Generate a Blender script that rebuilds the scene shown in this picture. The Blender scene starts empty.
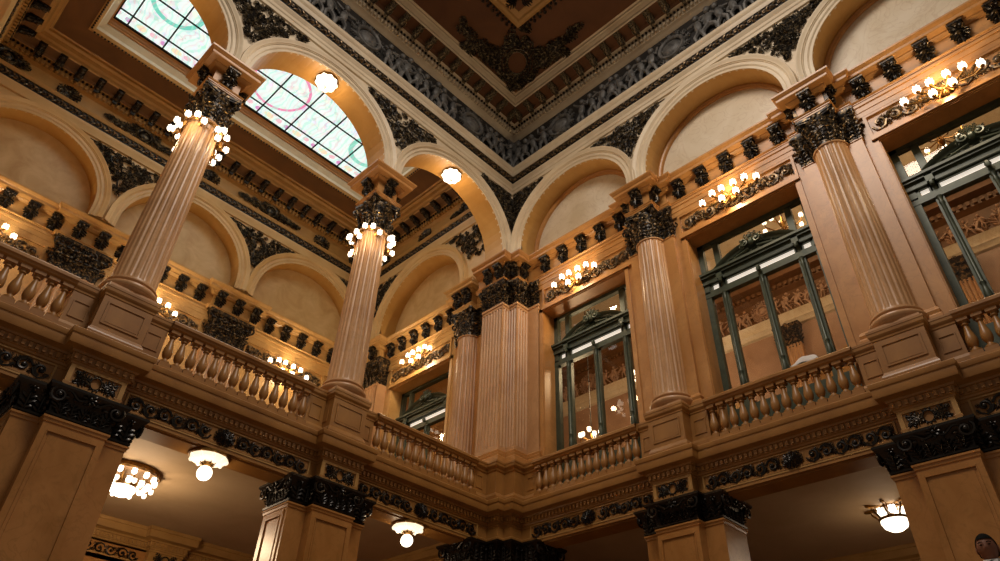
import bpy, bmesh, math, random
from mathutils import Vector, Matrix

PI = math.pi
sc = bpy.context.scene
COL = sc.collection

# ------------------------------------------------------------------ camera, world, exposure
cam_d = bpy.data.cameras.new('camera')
cam = bpy.data.objects.new('camera', cam_d)
COL.objects.link(cam)
RGT = Vector((-0.69197167, 0.7213275, 0.0293572))
UPV = Vector((0.46216301, 0.41138128, 0.78560219))
BCK = Vector((0.55459946, 0.55718226, -0.61803508))
m3 = Matrix((RGT, UPV, BCK)).transposed()
cam.matrix_world = Matrix.Translation((11.26755767, 10.90854952, 1.71186752)) @ m3.to_4x4()
cam_d.sensor_width = 36.0
cam_d.lens = 697.335 / 1000 * 36.0
cam_d.clip_end = 200
sc.camera = cam

sc.view_settings.view_transform = 'Standard'
sc.view_settings.look = 'None'
sc.view_settings.exposure = 0.0
sc.view_settings.gamma = 1.0
sc.view_settings.use_curve_mapping = False

world = bpy.data.worlds.new('world')
sc.world = world
world.use_nodes = True
world.node_tree.nodes['Background'].inputs[0].default_value = (0.70, 0.58, 0.45, 1)
world.node_tree.nodes['Background'].inputs[1].default_value = 0.17

def area_light(name, loc, size, size_y, power, color, rot=(0, 0, 0)):
    d = bpy.data.lights.new(name, 'AREA')
    d.shape = 'RECTANGLE'; d.size = size; d.size_y = size_y
    d.energy = power; d.color = color
    o = bpy.data.objects.new(name, d); COL.objects.link(o)
    o.location = loc; o.rotation_euler = rot
    return o

# daylight falling through the hall's own central roof light (behind and above the camera)
area_light('roof_daylight', (7.6, 8.2, 20.55), 4.5, 4.5, 1250, (1.0, 0.88, 0.76))
# daylight coming down through the gallery's stained glass
area_light('gallery_daylight', (6.7, -3.8, 19.75), 9.0, 2.7, 110, (1.0, 0.95, 0.86))

# ------------------------------------------------------------------ materials
def lin(h):
    h = h.lstrip('#')
    c = [int(h[i:i + 2], 16) / 255 for i in (0, 2, 4)]
    return tuple(((x + 0.055) / 1.055) ** 2.4 if x > 0.04045 else x / 12.92 for x in c) + (1,)

MATS = {}
def stone(name, a, b, rough=0.42, scale=1.3, spec=0.5, metal=0.0, bump=0.0, detail=6, veins=None, lo=0.32, hi=0.68):
    m = bpy.data.materials.new(name); m.use_nodes = True
    nt = m.node_tree; bs = nt.nodes['Principled BSDF']
    tc = nt.nodes.new('ShaderNodeTexCoord')
    nz = nt.nodes.new('ShaderNodeTexNoise'); nz.inputs['Scale'].default_value = scale
    nz.inputs['Detail'].default_value = detail; nz.inputs['Roughness'].default_value = 0.6
    nz.inputs['Distortion'].default_value = 0.6
    nt.links.new(tc.outputs['Object'], nz.inputs['Vector'])
    cr = nt.nodes.new('ShaderNodeValToRGB')
    cr.color_ramp.elements[0].position = lo; cr.color_ramp.elements[0].color = lin(a)
    cr.color_ramp.elements[1].position = hi; cr.color_ramp.elements[1].color = lin(b)
    nt.links.new(nz.outputs['Fac'], cr.inputs['Fac'])
    last = cr.outputs['Color']
    if veins:
        n2 = nt.nodes.new('ShaderNodeTexNoise'); n2.inputs['Scale'].default_value = scale * 2.2
        n2.inputs['Detail'].default_value = 8; n2.inputs['Distortion'].default_value = 1.8
        nt.links.new(tc.outputs['Object'], n2.inputs['Vector'])
        r2 = nt.nodes.new('ShaderNodeValToRGB')
        r2.color_ramp.elements[0].position = 0.47; r2.color_ramp.elements[0].color = (0, 0, 0, 1)
        r2.color_ramp.elements[1].position = 0.5; r2.color_ramp.elements[1].color = (1, 1, 1, 1)
        e = r2.color_ramp.elements.new(0.53); e.color = (0, 0, 0, 1)
        nt.links.new(n2.outputs['Fac'], r2.inputs['Fac'])
        mu = nt.nodes.new('ShaderNodeMath'); mu.operation = 'MULTIPLY'; mu.inputs[1].default_value = 0.35
        nt.links.new(r2.outputs['Color'], mu.inputs[0])
        mx = nt.nodes.new('ShaderNodeMixRGB'); mx.inputs['Color2'].default_value = lin(veins)
        nt.links.new(mu.outputs[0], mx.inputs['Fac']); nt.links.new(last, mx.inputs['Color1'])
        last = mx.outputs['Color']
    nt.links.new(last, bs.inputs['Base Color'])
    bs.inputs['Roughness'].default_value = rough
    bs.inputs['Metallic'].default_value = metal
    bs.inputs['Specular IOR Level'].default_value = spec
    if bump:
        bp = nt.nodes.new('ShaderNodeBump'); bp.inputs['Strength'].default_value = bump
        bp.inputs['Distance'].default_value = 0.02
        n3 = nt.nodes.new('ShaderNodeTexNoise'); n3.inputs['Scale'].default_value = 28
        nt.links.new(tc.outputs['Object'], n3.inputs['Vector'])
        nt.links.new(n3.outputs['Fac'], bp.inputs['Height'])
        nt.links.new(bp.outputs['Normal'], bs.inputs['Normal'])
    MATS[name] = m
    return m

stone('wall_marble', '#AB753C', '#C69155', 0.36, 1.1, veins='#9A6C3E')
stone('arch_stone', '#C6B294', '#DCCCB0', 0.5, 0.9)
stone('lamplit_soffit_stone', '#B3843F', '#C49856', 0.5, 0.9)  # arch soffits: the orange glow of the warm lamps is put into the colour
stone('lunette_marble', '#CDBB9C', '#E4D8C2', 0.35, 0.8, veins='#B59B7C')
stone('gallery_lunette', '#B8945E', '#D2B482', 0.45, 1.6)
stone('shaft_marble', '#AF8258', '#CCA072', 0.36, 0.7, veins='#A07A50')
stone('balustrade_marble', '#8A5D2C', '#A6763C', 0.38, 1.5)
stone('pier_marble', '#9A6832', '#B8824A', 0.26, 0.9, veins='#86602E')
stone('cornice_stone', '#A07840', '#B88E52', 0.42, 1.2)
stone('bronze', '#18130F', '#5E4A2E', 0.34, 11, metal=0.6, spec=0.7, lo=0.5, hi=0.74)
stone('scroll_gilt', '#2A2017', '#957850', 0.36, 16, metal=0.5, spec=0.7, lo=0.42, hi=0.62)
stone('bracket_gilt', '#2A2218', '#96825E', 0.4, 22, metal=0.4, spec=0.6, lo=0.45, hi=0.62)
stone('scroll_dark', '#16120E', '#4A3A28', 0.35, 14, metal=0.5, lo=0.5, hi=0.7)
stone('spandrel_bronze', '#1A1510', '#8A7858', 0.4, 13, metal=0.4, lo=0.5, hi=0.64)
stone('cap_bronze', '#1A140F', '#94784E', 0.36, 12, metal=0.5, lo=0.5, hi=0.68)
stone('gallery_stone', '#BC8E50', '#D4AA6C', 0.36, 1.1, veins='#A67C46')
stone('gallery_arch', '#BE9A66', '#D2B27E', 0.45, 0.9)
stone('band_brown', '#17130F', '#231C16', 0.6, 5)
stone('room_brown', '#5E4026', '#744F30', 0.5, 1.5)
stone('bronze_dark', '#120F0D', '#2A2119', 0.3, 9, metal=0.5, spec=0.7)
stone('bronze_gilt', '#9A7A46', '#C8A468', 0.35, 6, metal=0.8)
stone('relief_slate', '#444342', '#807E7A', 0.5, 5, metal=0.1, bump=0.3)
stone('relief_ground', '#1C1C1E', '#2E2C2A', 0.6, 5)
stone('ceiling_paint', '#5A3519', '#6C4320', 0.7, 0.8)
stone('gallery_ceiling_paint', '#5C3C1A', '#764E24', 0.6, 0.8)
stone('salon_ceiling_paint', '#BCA07C', '#CBB08C', 0.7, 0.8)
stone('green_metal', '#343C2F', '#4A5240', 0.4, 5, metal=0.15)
stone('room_wall', '#A07F68', '#B4937C', 0.4, 1.1)
stone('suit_cloth', '#0D0D12', '#15151C', 0.8, 20)
stone('shirt_cloth', '#D8D8D8', '#E6E6E6', 0.8, 20)
stone('skin', '#7A4B35', '#8A5841', 0.55, 8)
stone('hair', '#060504', '#0B0908', 0.85, 30, spec=0.1)
stone('white_linen', '#C9C3BE', '#DAD5D0', 0.8, 6, bump=0.2)
stone('lead', '#0B0B0D', '#141416', 0.5, 8, metal=0.4)
stone('brass', '#6B4A22', '#9C7338', 0.35, 8, metal=0.85)
stone('cream_paint', '#C9C0A8', '#D8D0BA', 0.6, 2)
stone('floor_marble', '#8C6E52', '#A5876A', 0.3, 1.0, veins='#6E5238')

def emit(name, color, strength, mixcol=None):
    m = bpy.data.materials.new(name); m.use_nodes = True
    bs = m.node_tree.nodes['Principled BSDF']
    bs.inputs['Base Color'].default_value = (0.8, 0.75, 0.68, 1)
    bs.inputs['Emission Color'].default_value = color
    bs.inputs['Emission Strength'].default_value = strength
    bs.inputs['Roughness'].default_value = 0.3
    m.cycles.emission_sampling = 'NONE'
    MATS[name] = m
    return m
emit('lit_bulb', (1.0, 0.84, 0.64, 1), 3.2)
emit('lit_glass', (1.0, 0.80, 0.55, 1), 1.3)
emit('lit_strip', (1.0, 0.88, 0.74, 1), 0.7)

def glass_mat():
    m = bpy.data.materials.new('window_glass'); m.use_nodes = True
    nt = m.node_tree; nt.nodes.clear()
    out = nt.nodes.new('ShaderNodeOutputMaterial')
    tr = nt.nodes.new('ShaderNodeBsdfTransparent'); tr.inputs[0].default_value = (0.86, 0.85, 0.8, 1)
    gl = nt.nodes.new('ShaderNodeBsdfGlossy'); gl.inputs['Roughness'].default_value = 0.02
    lw = nt.nodes.new('ShaderNodeLayerWeight')
    pw = nt.nodes.new('ShaderNodeMath'); pw.operation = 'POWER'; pw.inputs[1].default_value = 4.0
    nt.links.new(lw.outputs['Facing'], pw.inputs[0])
    fr = nt.nodes.new('ShaderNodeMath'); fr.operation = 'MULTIPLY_ADD'; fr.inputs[1].default_value = 0.5; fr.inputs[2].default_value = 0.03
    nt.links.new(pw.outputs[0], fr.inputs[0])
    mx = nt.nodes.new('ShaderNodeMixShader')
    nt.links.new(fr.outputs[0], mx.inputs[0]); nt.links.new(tr.outputs[0], mx.inputs[1])
    nt.links.new(gl.outputs[0], mx.inputs[2]); nt.links.new(mx.outputs[0], out.inputs[0])
    MATS['window_glass'] = m
glass_mat()

def stained_glass():
    # a backlit leaded window: pale blue-white daylight, a border of coloured flowers, ribbons and wreaths
    m = bpy.data.materials.new('stained_glass'); m.use_nodes = True
    nt = m.node_tree; bs = nt.nodes['Principled BSDF']; L = nt.links.new
    tc = nt.nodes.new('ShaderNodeTexCoord')
    def node(t, **k):
        n = nt.nodes.new(t)
        for a, b in k.items(): setattr(n, a, b)
        return n
    def math_(op, a, b=None, c=None):
        n = node('ShaderNodeMath', operation=op)
        for i, x in enumerate((a, b, c)):
            if x is None: continue
            if isinstance(x, (int, float)): n.inputs[i].default_value = x
            else: L(x, n.inputs[i])
        return n.outputs[0]
    def mix(f, a, b):
        n = node('ShaderNodeMixRGB')
        for i, x in enumerate((f, a, b)):
            if isinstance(x, (int, float)): n.inputs[i].default_value = x
            elif isinstance(x, tuple): n.inputs[i].default_value = x
            else: L(x, n.inputs[i])
        return n.outputs[0]
    sp = node('ShaderNodeSeparateXYZ'); L(tc.outputs['Object'], sp.inputs[0])
    X, Y = sp.outputs[0], sp.outputs[1]
    nz = node('ShaderNodeTexNoise'); nz.inputs['Scale'].default_value = 1.6; nz.inputs['Detail'].default_value = 8
    L(tc.outputs['Object'], nz.inputs['Vector'])
    base = mix(nz.outputs['Fac'], (0.50, 0.84, 0.78, 1), (1.0, 0.97, 0.92, 1))
    # small coloured pieces
    vo = node('ShaderNodeTexVoronoi'); vo.inputs['Scale'].default_value = 8.0
    L(tc.outputs['Object'], vo.inputs['Vector'])
    hue = node('ShaderNodeHueSaturation'); hue.inputs['Saturation'].default_value = 0.6; hue.inputs['Value'].default_value = 1.1
    L(vo.outputs['Color'], hue.inputs['Color'])
    n2 = node('ShaderNodeTexNoise'); n2.inputs['Scale'].default_value = 2.3
    L(tc.outputs['Object'], n2.inputs['Vector'])
    patch = math_('MULTIPLY', math_('GREATER_THAN', n2.outputs['Fac'], 0.54), 0.35)
    base = mix(patch, base, hue.outputs[0])
    # border of flowers along the edges: repeating dots
    def dots(period, cx, cy, r, ox=0.0):
        fx = math_('SUBTRACT', math_('MODULO', math_('ADD', X, 100 + ox), period), period / 2)
        dx = math_('MULTIPLY', fx, cx); dy = math_('MULTIPLY', math_('SUBTRACT', Y, cy), 1.0)
        d = math_('SQRT', math_('ADD', math_('MULTIPLY', dx, dx), math_('MULTIPLY', dy, dy)))
        return math_('LESS_THAN', d, r)
    base = mix(math_('MULTIPLY', dots(1.07, 1.0, -1.32, 0.085), 0.85), base, (0.55, 0.12, 0.45, 1))
    base = mix(math_('MULTIPLY', dots(1.07, 0.6, -1.30, 0.10, 0.4), 0.7), base, (0.85, 0.6, 0.3, 1))
    base = mix(math_('MULTIPLY', dots(1.07, 0.8, -1.28, 0.09, 0.75), 0.7), base, (0.8, 0.3, 0.4, 1))
    base = mix(math_('MULTIPLY', dots(0.535, 1.0, 1.32, 0.08), 0.7), base, (0.3, 0.5, 0.35, 1))
    # wreaths: rings in rose and teal
    def ring(cx, cy, r, w, ax=1.0):
        dx = math_('MULTIPLY', math_('SUBTRACT', X, cx), ax); dy = math_('SUBTRACT', Y, cy)
        d = math_('SQRT', math_('ADD', math_('MULTIPLY', dx, dx), math_('MULTIPLY', dy, dy)))
        return math_('LESS_THAN', math_('ABSOLUTE', math_('SUBTRACT', d, r)), w)
    base = mix(math_('MULTIPLY', ring(-0.05, -0.05, 0.9, 0.045), 0.9), base, (0.75, 0.12, 0.35, 1))
    base = mix(math_('MULTIPLY', ring(3.5, 0.2, 0.7, 0.07), 0.9), base, (0.05, 0.55, 0.42, 1))
    base = mix(math_('MULTIPLY', ring(-3.6, -0.2, 0.6, 0.08), 0.85), base, (0.1, 0.55, 0.42, 1))
    w = node('ShaderNodeTexWave'); w.inputs['Scale'].default_value = 1.2; w.inputs['Distortion'].default_value = 9
    L(tc.outputs['Object'], w.inputs['Vector'])
    base = mix(math_('MULTIPLY', math_('GREATER_THAN', w.outputs['Fac'], 0.9), 0.5), base, (0.35, 0.75, 0.6, 1))
    base = mix(math_('MULTIPLY', math_('LESS_THAN', w.outputs['Fac'], 0.07), 0.4), base, (0.75, 0.35, 0.45, 1))
    L(base, bs.inputs['Emission Color'])
    bs.inputs['Emission Strength'].default_value = 1.12
    bs.inputs['Base Color'].default_value = (0.2, 0.22, 0.22, 1)
    m.cycles.emission_sampling = 'NONE'
    MATS['stained_glass'] = m
stained_glass()

# ------------------------------------------------------------------ mesh helpers
class G:
    def __init__(s): s.v = []; s.f = []; s.mi = []; s.cur = 0
    def add(s, vs, fs):
        b = len(s.v); s.v += [tuple(p) for p in vs]
        s.f += [tuple(b + i for i in f) for f in fs]; s.mi += [s.cur] * len(fs)
    def box(s, x0, x1, y0, y1, z0, z1):
        s.add([(x0, y0, z0), (x1, y0, z0), (x1, y1, z0), (x0, y1, z0), (x0, y0, z1), (x1, y0, z1), (x1, y1, z1), (x0, y1, z1)],
              [(0, 3, 2, 1), (4, 5, 6, 7), (0, 1, 5, 4), (1, 2, 6, 5), (2, 3, 7, 6), (3, 0, 4, 7)])
    def lathe(s, prof, seg=24, c=(0, 0, 0), axis='z', a0=0.0, a1=2 * PI):
        full = abs(a1 - a0 - 2 * PI) < 1e-6; n = seg if full else seg + 1
        vs = []
        for r, z in prof:
            for i in range(n):
                a = a0 + (a1 - a0) * i / seg
                p = (r * math.cos(a), r * math.sin(a), z)
                if axis == 'y': p = (p[0], z, p[1])
                vs.append((c[0] + p[0], c[1] + p[1], c[2] + p[2]))
        fs = []
        for j in range(len(prof) - 1):
            for i in range(seg):
                k = (i + 1) % n if full else i + 1
                fs.append((j * n + i, j * n + k, (j + 1) * n + k, (j + 1) * n + i))
        if full:
            if prof[0][0] > 1e-4: fs.append(tuple(reversed(range(n))))
            if prof[-1][0] > 1e-4: fs.append(tuple((len(prof) - 1) * n + i for i in range(n)))
        s.add(vs, fs)
    def tube(s, pts, r, seg=6, caps=True):
        pts = [Vector(p) for p in pts]; n = len(pts)
        rs = r if isinstance(r, (list, tuple)) else [r] * n
        vs = []; prev = None
        for i, p in enumerate(pts):
            t = (pts[min(i + 1, n - 1)] - pts[max(i - 1, 0)]).normalized()
            if prev is None:
                u = t.cross(Vector((0.12, 1, 0.07)))
                if u.length < 1e-3: u = t.cross(Vector((1, 0, 0)))
            else: u = prev - t * prev.dot(t)
            u.normalize(); prev = u; w = t.cross(u)
            for k in range(seg):
                a = 2 * PI * k / seg
                vs.append(p + (u * math.cos(a) + w * math.sin(a)) * rs[i])
        fs = [(i * seg + k, i * seg + (k + 1) % seg, (i + 1) * seg + (k + 1) % seg, (i + 1) * seg + k) for i in range(n - 1) for k in range(seg)]
        if caps: fs += [tuple(reversed(range(seg))), tuple((n - 1) * seg + k for k in range(seg))]
        s.add(vs, fs)
    def ell(s, c, a, rl, rw, rh=None, seg=6, rings=4):
        # ellipsoid centred c, long axis along vector a (half length rl), other radii rw, rh
        c = Vector(c); a = Vector(a).normalized(); rh = rh or rw
        u = a.cross(Vector((0, 1, 0)))
        if u.length < 1e-3: u = a.cross(Vector((1, 0, 0)))
        u.normalize(); w = a.cross(u)
        vs = [c - a * rl]
        for j in range(1, rings):
            t = PI * j / rings
            for k in range(seg):
                b = 2 * PI * k / seg
                vs.append(c - a * rl * math.cos(t) + u * rw * math.sin(t) * math.cos(b) + w * rh * math.sin(t) * math.sin(b))
        vs.append(c + a * rl); L = len(vs) - 1
        fs = [(0, 1 + (k + 1) % seg, 1 + k) for k in range(seg)]
        for j in range(rings - 2):
            for k in range(seg):
                fs.append((1 + j * seg + k, 1 + j * seg + (k + 1) % seg, 1 + (j + 1) * seg + (k + 1) % seg, 1 + (j + 1) * seg + k))
        b = 1 + (rings - 2) * seg
        fs += [(b + k, b + (k + 1) % seg, L) for k in range(seg)]
        s.add(vs, fs)
    def sph(s, c, r, seg=12, rings=8): s.ell(c, (0, 0, 1), r, r, r, seg, rings)
    def sweep(s, path, prof, n0=None, n1=None, closed=False, side=1):
        # path: plan points; outward is to the right of travel; prof: (offset outward, z)
        n = len(path); segn = []
        m = n if closed else n - 1
        for i in range(m):
            a = Vector(path[i]); b = Vector(path[(i + 1) % n]); d = (b - a).normalized()
            segn.append(Vector((d.y, -d.x)) * side)
        offs = []
        for i in range(n):
            if closed: p, q = segn[i - 1], segn[i]
            else:
                p = segn[i - 1] if i > 0 else (Vector(n0) if n0 else segn[0])
                q = segn[i] if i < n - 1 else (Vector(n1) if n1 else segn[-1])
            o = p + q if abs(p.dot(q)) < 0.5 else (p + q) / 2
            offs.append(o)
        vs = [(path[i][0] + offs[i].x * o, path[i][1] + offs[i].y * o, z) for o, z in prof for i in range(n)]
        fs = []
        for j in range(len(prof) - 1):
            for i in range(n if closed else n - 1):
                k = (i + 1) % n
                fs.append((j * n + i, j * n + k, (j + 1) * n + k, (j + 1) * n + i))
        s.add(vs, fs)
    def poly_extrude(s, pts, vec):
        n = len(pts); vec = Vector(vec)
        vs = [Vector(p) for p in pts] + [Vector(p) + vec for p in pts]
        fs = [tuple(range(n)), tuple(reversed(range(n, 2 * n)))] + [(i, (i + 1) % n, n + (i + 1) % n, n + i) for i in range(n)]
        s.add(vs, fs)
    def xform(s, fn): s.v = [tuple(fn(*p)) for p in s.v]; return s
    def build(s, name, mat, parent=None, flat=False, angle=38, loc=None, weld=False):
        me = bpy.data.meshes.new(name)
        off = Vector(loc) if loc else Vector((0, 0, 0))
        me.from_pydata([tuple(Vector(p) - off) for p in s.v], [], s.f)
        mats = mat if isinstance(mat, (list, tuple)) else [mat]
        for x in mats: me.materials.append(MATS[x])
        if len(mats) > 1: me.polygons.foreach_set('material_index', s.mi)
        bm = bmesh.new(); bm.from_mesh(me)
        if weld: bmesh.ops.remove_doubles(bm, verts=bm.verts, dist=1e-4)
        bmesh.ops.recalc_face_normals(bm, faces=bm.faces)
        bm.to_mesh(me); bm.free()
        if not flat:
            me.polygons.foreach_set('use_smooth', [True] * len(me.polygons))
            me.set_sharp_from_angle(angle=math.radians(angle))
        o = bpy.data.objects.new(name, me); COL.objects.link(o)
        if parent: o.parent = parent
        if loc: o.location = loc
        return o

def thing(name, label, cat, loc=(0, 0, 0), rotz=0.0, group=None):
    o = bpy.data.objects.new(name, None); COL.objects.link(o)
    o.empty_display_size = 0.2
    o.location = loc; o.rotation_euler = (0, 0, rotz); o['label'] = label; o['category'] = cat
    if group: o['group'] = group
    return o
def tag(o, label, cat, group=None):
    o['label'] = label; o['category'] = cat
    if group: o['group'] = group
    return o
def struct(o): o['kind'] = 'structure'; return o
def kids(o): return [c for c in bpy.data.objects if c.parent == o]
CHILD = {}
def copy_tree(o, parent=None):
    c = o.copy(); COL.objects.link(c); c.parent = parent
    for ch in kids(o): copy_tree(ch, c)
    return c
def dup(root, loc, rotz, label, group=None):
    c = copy_tree(root); c.location = loc; c.rotation_euler = (0, 0, rotz); c['label'] = label
    if group: c['group'] = group
    return c
def point(name, loc, power, color, radius, parent=None):
    d = bpy.data.lights.new(name, 'POINT'); d.energy = power; d.color = color; d.shadow_soft_size = radius
    o = bpy.data.objects.new(name, d); COL.objects.link(o); o.location = loc
    if parent: o.parent = parent
    return o
WARM = (1.0, 0.75, 0.46)
RW = -PI / 2       # rotation for things on walls whose outward side is +x (local Y -> world +x)

# ------------------------------------------------------------------ ornament helpers (X along, Y outward, Z up)
def spiral(g, cx, cz, r, a0, turns, sgn, y, th, seg=5, steps=16, r1=0.12):
    pts = []; rs = []
    for i in range(steps + 1):
        t = i / steps; a = a0 + sgn * turns * 2 * PI * t
        q = r * (1 - t * (1 - r1))
        pts.append((cx + q * math.cos(a), y + 0.35 * th * math.sin(PI * t), cz + q * math.sin(a))); rs.append(th * (1 - 0.45 * t))
    g.tube(pts, rs, seg)
    g.ell((cx, y + th * 0.5, cz), (0, 1, 0), th * 1.4, th * 1.5)
def leaf(g, x, z, ang, ln, w, y, n=5):
    # a lobed acanthus leaf lying on the plane, growing in direction ang
    dx, dz = math.cos(ang), math.sin(ang); px, pz = -dz, dx
    for i in range(n):
        t = (i + 0.5) / n; ww = w * math.sin(PI * (0.18 + 0.75 * t)) 
        for sd in (-1, 1):
            bx = x + dx * ln * t + px * sd * ww * 0.45; bz = z + dz * ln * t + pz * sd * ww * 0.45
            g.ell((bx, y, bz), (dx * 0.7 + px * sd, 0.15, dz * 0.7 + pz * sd), ww * 0.55, ln * 0.085, w * 0.22, 5, 3)
    g.ell((x + dx * ln * 0.55, y + w * 0.12, z + dz * ln * 0.55), (dx, 0.1, dz), ln * 0.55, w * 0.1, w * 0.16, 5, 4)
def rosette(g, x, z, r, y, n=8):
    for k in range(n):
        a = 2 * PI * k / n
        g.ell((x + math.cos(a) * r * 0.6, y, z + math.sin(a) * r * 0.6), (math.cos(a), 0.2, math.sin(a)), r * 0.42, r * 0.2, r * 0.25, 5, 4)
    g.ell((x, y + r * 0.15, z), (0, 1, 0), r * 0.28, r * 0.28)
def rinceau(g, x0, x1, zc, h, y, rnd, centre=0.0, unit=None):
    L = x1 - x0; unit = unit or h * 0.95
    spans = [(x0, x1)] if centre <= 0 else [(x0, (x0 + x1) / 2 - centre), ((x0 + x1) / 2 + centre, x1)]
    for si, (a, b) in enumerate(spans):
        n = max(1, round((b - a) / unit)); u = (b - a) / n
        for k in range(n):
            cx = a + (k + 0.5) * u; up = 1 if k % 2 == 0 else -1
            sg = up if si == 0 else -up
            r = min(h, u) * 0.40
            spiral(g, cx, zc + 0.02 * h * up, r, -PI / 2 * up + (PI if si else 0) * 0, 1.3, up, y, h * 0.08)
            # connecting stem
            pts = [(cx - u * 0.5, y, zc - up * h * 0.1), (cx - u * 0.3, y, zc - up * h * 0.33), (cx, y, zc - up * h * 0.42), (cx + u * 0.3, y, zc - up * h * 0.32), (cx + u * 0.5, y, zc)]
            g.tube(pts, h * 0.065, 5)
            for q in range(3):
                aa = rnd.uniform(0, 2 * PI)
                leaf(g, cx + math.cos(aa) * r * 0.7, zc + math.sin(aa) * r * 0.7, aa + rnd.uniform(-.5, .5), h * 0.2, h * 0.16, y, 3)
            leaf(g, cx + u * 0.42, zc + up * h * 0.1, PI / 2 * up + 0.5, h * 0.3, h * 0.2, y, 3)
            leaf(g, cx + u * 0.48, zc - up * h * 0.1, -PI / 2 * up + 0.3, h * 0.3, h * 0.2, y, 3)
    if centre > 0:
        c = (x0 + x1) / 2
        for k in range(9):
            aa = 2 * PI * k / 9 + 0.2
            leaf(g, c + math.cos(aa) * centre * 0.3, zc + math.sin(aa) * h * 0.12, aa, min(centre * 0.8, h * 0.42), h * 0.3, y + 0.01, 4)
        rosette(g, c, zc, h * 0.22, y + h * 0.1)
def acanthus(g, base, out, h, w, curl, thick=0.02):
    # upright curling leaf: base point, outward unit dir (xy), height, width, curl distance
    b = Vector(base); o = Vector((out[0], out[1], 0)); s = Vector((-out[1], out[0], 0)); n = 5
    for i in range(n):
        t = i / (n - 1)
        c = b + Vector((0, 0, h * (t - 0.12 * t ** 4))) + o * (curl * t ** 2.2)
        ww = w * (0.55 + 0.45 * math.sin(PI * (0.15 + 0.7 * t))) * (1 - 0.25 * t)
        for sd in (-1, 1):
            g.ell(c + s * sd * ww * 0.32 + o * 0.004, s * sd + Vector((0, 0, 0.75)) + o * 0.15, ww * 0.34, h * 0.085, thick, 5, 3)
        g.ell(c + o * thick * 0.8, Vector((0, 0, 1)) + o * (0.2 + t), h * 0.16, w * 0.09, thick, 5, 3)
    tip = b + Vector((0, 0, h * 0.86)) + o * (curl * 1.15)
    g.ell(tip, s, w * 0.3, h * 0.07, h * 0.06, 5, 4)
def volute3(g, c, out, r, th):
    # a corner volute standing in the vertical plane that contains 'out'
    c = Vector(c); o = Vector((out[0], out[1], 0)).normalized(); pts = []; rs = []
    for i in range(15):
        t = i / 14; a = PI * 0.75 - t * 2 * PI * 1.25; q = r * (1 - 0.8 * t)
        pts.append(c + o * (q * math.cos(a)) + Vector((0, 0, q * math.sin(a)))); rs.append(th * (1 - 0.4 * t))
    g.tube(pts, rs, 6)
    g.ell(c, o.cross(Vector((0, 0, 1))), th * 1.6, r * 0.3, r * 0.3)
def abacus_pts(A, cut, dip, n=6):
    pts = []
    for s in range(4):
        a = s * PI / 2; ca, sa = math.cos(a), math.sin(a)
        for i in range(n + 1):
            t = i / n; x = -A + cut + (2 * A - 2 * cut) * t
            y = -A + dip * math.sin(PI * t)
            pts.append((x * ca - y * sa, x * sa + y * ca))
    return pts

# ------------------------------------------------------------------ shared dimensions
X0 = 0.0
LCOLS = [4.44, 8.93, 13.43]        # colonnade columns, along x
RCOLS = [4.37, 8.87, 13.37]        # engaged columns of the right wall, along y
LB = [2.25, 6.68, 11.18]           # bay centres, left
RB = [2.25, 6.62, 11.12]           # bay centres, right
ZF = 7.45                          # upper floor level

# ================================================================== SETTING
# ground floor slab of the hall and the stair landing
g = G(); g.box(-8, 14.5, -8.2, 15, -0.2, 0.0); struct(g.build('floor', 'floor_marble', flat=True))
g = G()
g.box(2.6, 5.1, 8.4, 11.4, 0.0, 1.99); g.box(2.52, 5.18, 8.32, 11.48, 1.99, 2.06)
for k in range(11): g.box(5.1 + 0.3 * k, 5.4 + 0.3 * k, 8.6, 9.6, 0.0, 1.89 - 0.17 * k)
tag(g.build('stair_landing', 'floor_marble', flat=True, loc=(3.9, 9.9, 0)), 'pale marble stair landing that the man in the dark suit stands on', 'stairs')

# upper floor slab (gallery and balcony)
g = G(); g.box(-0.9, 13.4, -7.9, -0.72, 7.22, ZF); g.box(-0.9, 13.4, -0.72, -0.25, 7.3, ZF)
struct(g.build('floor_gallery', 'floor_marble', flat=True))
g = G(); g.box(-6.6, -0.25, -0.72, 14.2, 7.02, ZF); struct(g.build('floor_balcony', 'floor_marble', flat=True))
# ceilings under the upper floor
g = G(); g.box(-0.9, 13.4, -7.6, -0.75, 7.18, 7.21); struct(g.build('ceiling_salon', 'salon_ceiling_paint', flat=True))
g = G(); g.box(-6.6, -0.9, -0.7, 14.2, 6.98, 7.01); struct(g.build('ceiling_side_room', 'salon_ceiling_paint', flat=True))

# ---- lower entablature + ressauts --------------------------------------------------------
def ressaut_path_left(hw, d_r, d_0, corner):
    p = [(13.43 + hw, d_0), (13.43 + hw, d_r), (13.43 - hw, d_r), (13.43 - hw, d_0)]
    for c in (LCOLS[1], LCOLS[0]): p += [(c + hw, d_0), (c + hw, d_r), (c - hw, d_r), (c - hw, d_0)]
    return [(14.2, d_0)] + p + corner
def ressaut_path_right(hw, d_r, d_0, corner):
    p = list(corner)
    for c in RCOLS: p += [(d_0, c - hw), (d_r, c - hw), (d_r, c + hw), (d_0, c + hw)]
    return p + [(d_0, 14.2)]
LOW = [(-0.02, 6.57), (0.0, 6.57), (0.0, 6.66), (0.015, 6.66), (0.015, 6.70), (-0.012, 6.72), (-0.012, 6.93), (0.0, 6.94), (0.0, 6.98),
       (0.02, 6.99), (0.03, 7.02), (0.05, 7.03), (0.05, 7.14), (0.075, 7.15), (0.085, 7.18), (0.12, 7.2), (0.19, 7.22),
       (0.2, 7.25), (0.2, 7.37), (0.215, 7.38), (0.225, 7.41), (0.225, 7.46), (0.21, 7.475), (0.10, 7.5), (-0.35, 7.5)]
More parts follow.
